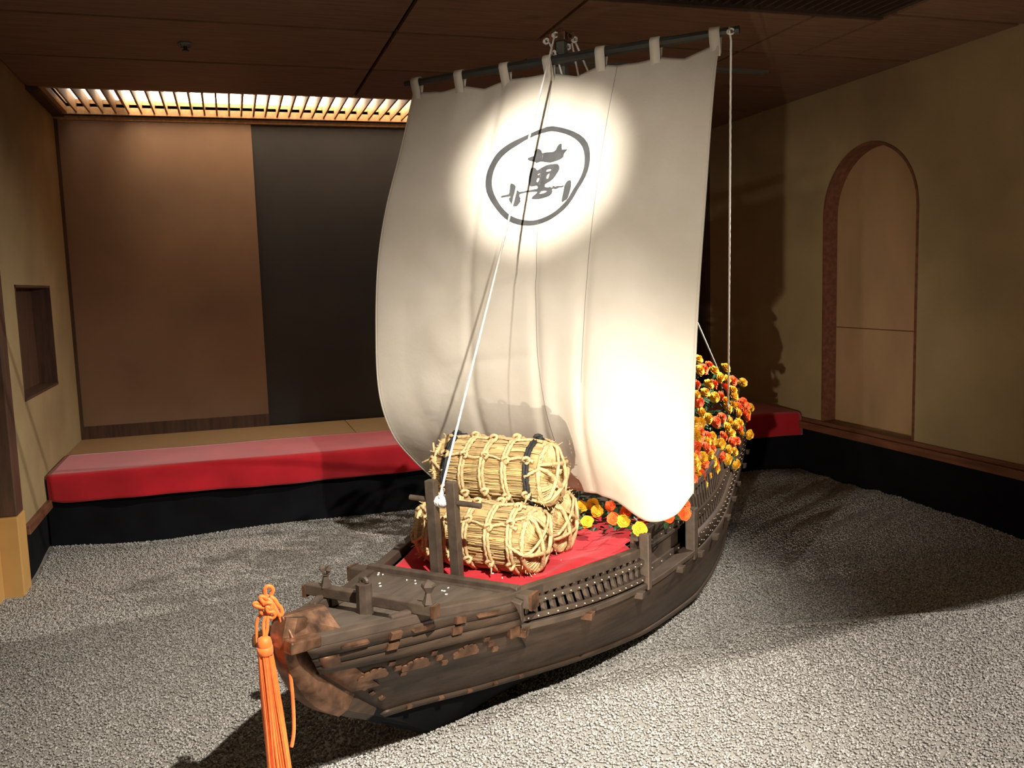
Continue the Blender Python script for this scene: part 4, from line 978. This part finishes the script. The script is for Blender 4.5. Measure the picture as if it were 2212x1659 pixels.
FRONT = [
 (0.967, 0.095, .515, 'fo', 'orange marigold half hidden beside the right end of the bales'),
 (0.841, 0.183, .515, 'fo', 'lower dark orange marigold just right of the bales'),
 (1.044, 0.256, .515, 'fo', 'upper orange marigold in the middle of the row under the sail'),
 (0.880, 0.330, .515, 'fo', 'lower orange marigold overlapping a yellow one in the middle of the row'),
 (0.997, 0.339, .515, 'fo', 'orange marigold partly covered by the sail hem in the row'),
 (0.982, 0.517, .515, 'fo', 'orange marigold right of the lowest point of the sail'),
 (1.039, 0.563, .515, 'fo', 'orange marigold on top of the fence post by the sail corner'),
 (1.177, 0.524, .515, 'fo', 'orange marigold above the fence post, tucked against the sail corner'),
 (1.004, 0.147, .515, 'fy', 'leftmost yellow marigold of the row under the sail'),
 (1.058, 0.175, .515, 'fy', 'upper yellow marigold of the touching pair under the sail'),
 (0.958, 0.234, .515, 'fy', 'lower yellow marigold of the touching pair under the sail'),
 (0.804, 0.252, .515, 'fy', 'single yellow marigold lying lowest in front of the row at left'),
 (0.859, 0.377, .515, 'fy', 'yellow marigold overlapped by an orange one in the middle of the row'),
 (0.788, 0.468, .515, 'fy', 'large bright yellow marigold at the corner of the red cloth')]
for i, (t, s, z, col, lb) in enumerate(FRONT):
    marigold(t, s, z, (-.72, .30+random.uniform(-.15, .15), .42), col, lb, 'marigolds in a row under the sail', .0235 if i < 13 else .026, i, 3)
# dark leafy filling of the heap
b = MB(); lv = [tuple(v.co) for v in LEAF.vertices]; lf = [tuple(p.vertices) for p in LEAF.polygons]
FB = Vector(W(2.0, 0, .42))
for i in range(2300):
    t = random.uniform(1.32, 2.66); a = random.uniform(-.25, math.pi+.25); k = random.uniform(.62, .97)
    s = .45*k*math.cos(a); z = .47+(.56*k*max(0, math.sin(a))**.7*(1 if s < .15 else .84)+.03)*min(1, (t-1.1)/.7)*min(1, (2.9-t)/.45)
    if i < 260: t = random.uniform(1.02, 1.35); s = random.uniform(-.35, .47); z = random.uniform(.41, .47)
    sc = random.uniform(.035, .06); m_ = Matrix.Rotation(random.uniform(0, 6.28), 3, 'Z') @ Matrix.Rotation(random.uniform(-1, .4), 3, 'Y') @ Matrix.Rotation(random.uniform(-.7, .7), 3, 'X')
    c = Vector(W(t, s, z))-FB; b.add([c+(m_ @ Vector(p))*sc for p in lv], lf)
o = b.build('marigold_foliage', 'leaf', fix=False); o.location = FB
tag(o, 'dark green leaves filling the marigold heap on the stern', 'foliage', kind='stuff')

# ------------------------------------------------------------------ orange tassel on the bow
TB = Vector(W(-.615, -.022, .12)); tas = tag(empty('tassel', TB), 'long orange silk tassel with knotted cord hanging on the bow', 'tassel')
KX, KY = 597.0, 1258.0; SC = .00122
def tp(px_, py_, d=0.0): return Vector(((px_-KX)*SC, d, .570-(py_-KY)*SC))
def tz(zx, zy, d=0.0): return tp(560+zx/9.217, 1240+zy/9.217, d)
def smooth_path(pts, n=8):
    out = []; P_ = [Vector(p) for p in pts]; m_ = len(P_)
    for i in range(m_-1):
        p0, p1, p2, p3 = P_[max(0, i-1)], P_[i], P_[i+1], P_[min(m_-1, i+2)]
        for k in range(n):
            f = k/n; out.append(.5*((2*p1)+(-p0+p2)*f+(2*p0-5*p1+4*p2-p3)*f*f+(-p0+3*p1-3*p2+p3)*f**3))
    out.append(P_[-1]); return out
def cord(name, pts, r=.0052): b = MB(); b.tube(smooth_path(pts), r, 8); return b.build(name, 'orange', tas, smooth=True)
cord('knot_loop', [tz(330, 360), tz(290, 290), tz(295, 190, -.003), tz(345, 140, -.004), tz(410, 170, -.003), tz(430, 250), tz(390, 350, .003)])
cord('knot_loop', [tz(380, 340, -.006), tz(450, 400, -.008), tz(500, 500, -.008), tz(560, 600, -.006), tz(570, 690, -.006), tz(530, 735, -.008), tz(480, 650, -.012), tz(430, 520, -.012), tz(370, 430, -.010)])
cord('knot_loop', [tz(330, 420, -.006), tz(270, 330, -.008), tz(200, 320, -.008), tz(230, 400, -.010), tz(300, 470, -.008)])
cord('knot_loop', [tz(320, 500, -.004), tz(220, 450, -.004), tz(95, 440, -.002), tz(100, 480, -.004), tz(210, 520, -.008), tz(320, 540, -.010)])
cord('knot_loop', [tz(300, 520, -.002), tz(210, 560, -.002), tz(200, 640, -.002), tz(260, 655, -.004), tz(330, 590, -.010)])
cord('knot_loop', [tz(330, 360, -.012), tz(390, 430, -.016), tz(370, 540, -.018), tz(310, 500, -.018), tz(320, 590, -.018), tz(400, 610, -.018), tz(435, 690, -.014), tz(385, 740, -.012), tz(325, 690, -.010), tz(330, 600, -.006)])
cord('knot_loop', [tz(250, 460, -.012), tz(330, 420, -.018), tz(420, 480, -.016), tz(380, 600, -.014), tz(300, 640, -.012)])
cord('hanging_cord', [tz(310, 660, -.010), tz(240, 760, -.012), tz(218, 880, -.014), tz(222, 1000, -.016), tz(215, 1080, -.018)], .0042)
cord('hanging_cord', [tz(320, 680, -.012), tz(300, 780, -.014), tz(285, 920, -.016), tz(260, 1020, -.018), tz(225, 1090, -.018)], .0042)
cord('side_cord', [tz(300, 660, .004), tz(160, 730, .006), tz(105, 850, .008), tz(90, 1100, .008), tz(95, 1300, .006)], .0040)
cord('side_cord', [tz(520, 730, -.008), tz(550, 850, -.010), tz(590, 1180, -.012), tz(620, 1500, -.012), tp(632, 1480, -.012), tp(631, 1560, -.014), tp(624, 1600, -.016)], .0046)
hx, hz = tp(584, 1354)[0], tp(584, 1354)[2]
b = MB(); b.lathe([(0, 0), (.008, -.001), (.015, -.006), (.0175, -.016), (.0178, -.028), (.0165, -.030)], 22, (hx, -.018, hz)); b.build('tassel_head', 'orange', tas, smooth=True)
b = MB(); b.lathe([(.0170, -.026), (.0192, -.027), (.0196, -.036), (.0192, -.046), (.0172, -.047)], 22, (hx, -.018, hz)); b.build('tassel_band', 'orange', tas, smooth=True)
b = MB()
for k in range(190):
    a = random.uniform(0, 6.28); rr = math.sqrt(random.random()); x0 = .0168*rr*math.cos(a); y0 = .0168*rr*math.sin(a); sp = 1.9+random.uniform(-.1, .15)
    L_ = hz-.045-random.uniform(.0, .015); pts = []
    for q in range(7):
        f = q/6; g = f**.8; pts.append((hx+x0*(1+(sp-1)*g)+.022*f+.0012*math.sin(6*f+a*3), -.018+y0*(1+(sp-1)*g)+.0012*math.cos(5*f+a*2), hz-.045-L_*f))
    b.tube(pts, .0019, 4)
o = b.build('fringe', 'orange', tas, fix=False); o['kind'] = 'stuff'

# ------------------------------------------------------------------ scattered rice grains
gb = MB(); gb.ico((0, 0, 0), .0038, (1.5, .8, .7)); GR = gb.mesh('rice_grain', 'grain', True)
G1 = [(.137, -.235), (.12, -.225), (.128, -.212), (.041, -.163), (.017, -.143), (.110, -.104), (.115, -.075), (.089, -.056), (.095, .063), (.062, .06), (.061, .069), (.035, .092), (-.05, .10)]
for i, (t, s) in enumerate(G1):
    o = inst('rice_grain', GR, None, W(t, s, .470-.05*(t+.22)+.0095), (0, 0, random.uniform(0, 6)))
    tag(o, 'tiny white rice grain lying on the dark foredeck', 'grain', 'rice grains on the foredeck')
for t, s in [(.411, .045), (.411, .058), (.392, .063), (.409, .132), (.61, .227), (.362, .116), (.30, .20), (.33, -.02)]:
    o = inst('rice_grain', GR, None, W(t, s, .4175), (0, 0, random.uniform(0, 6)))
    tag(o, 'tiny white rice grain lying on the red deck cloth', 'grain', 'rice grains on the red cloth')
o = inst('rice_grain', GR, None, W(-.47, .03, gun(-.47)[1]-.022), (0, 0, 1)); tag(o, 'single white rice grain at the very front of the bow deck', 'grain')
bpy.context.view_layer.update()
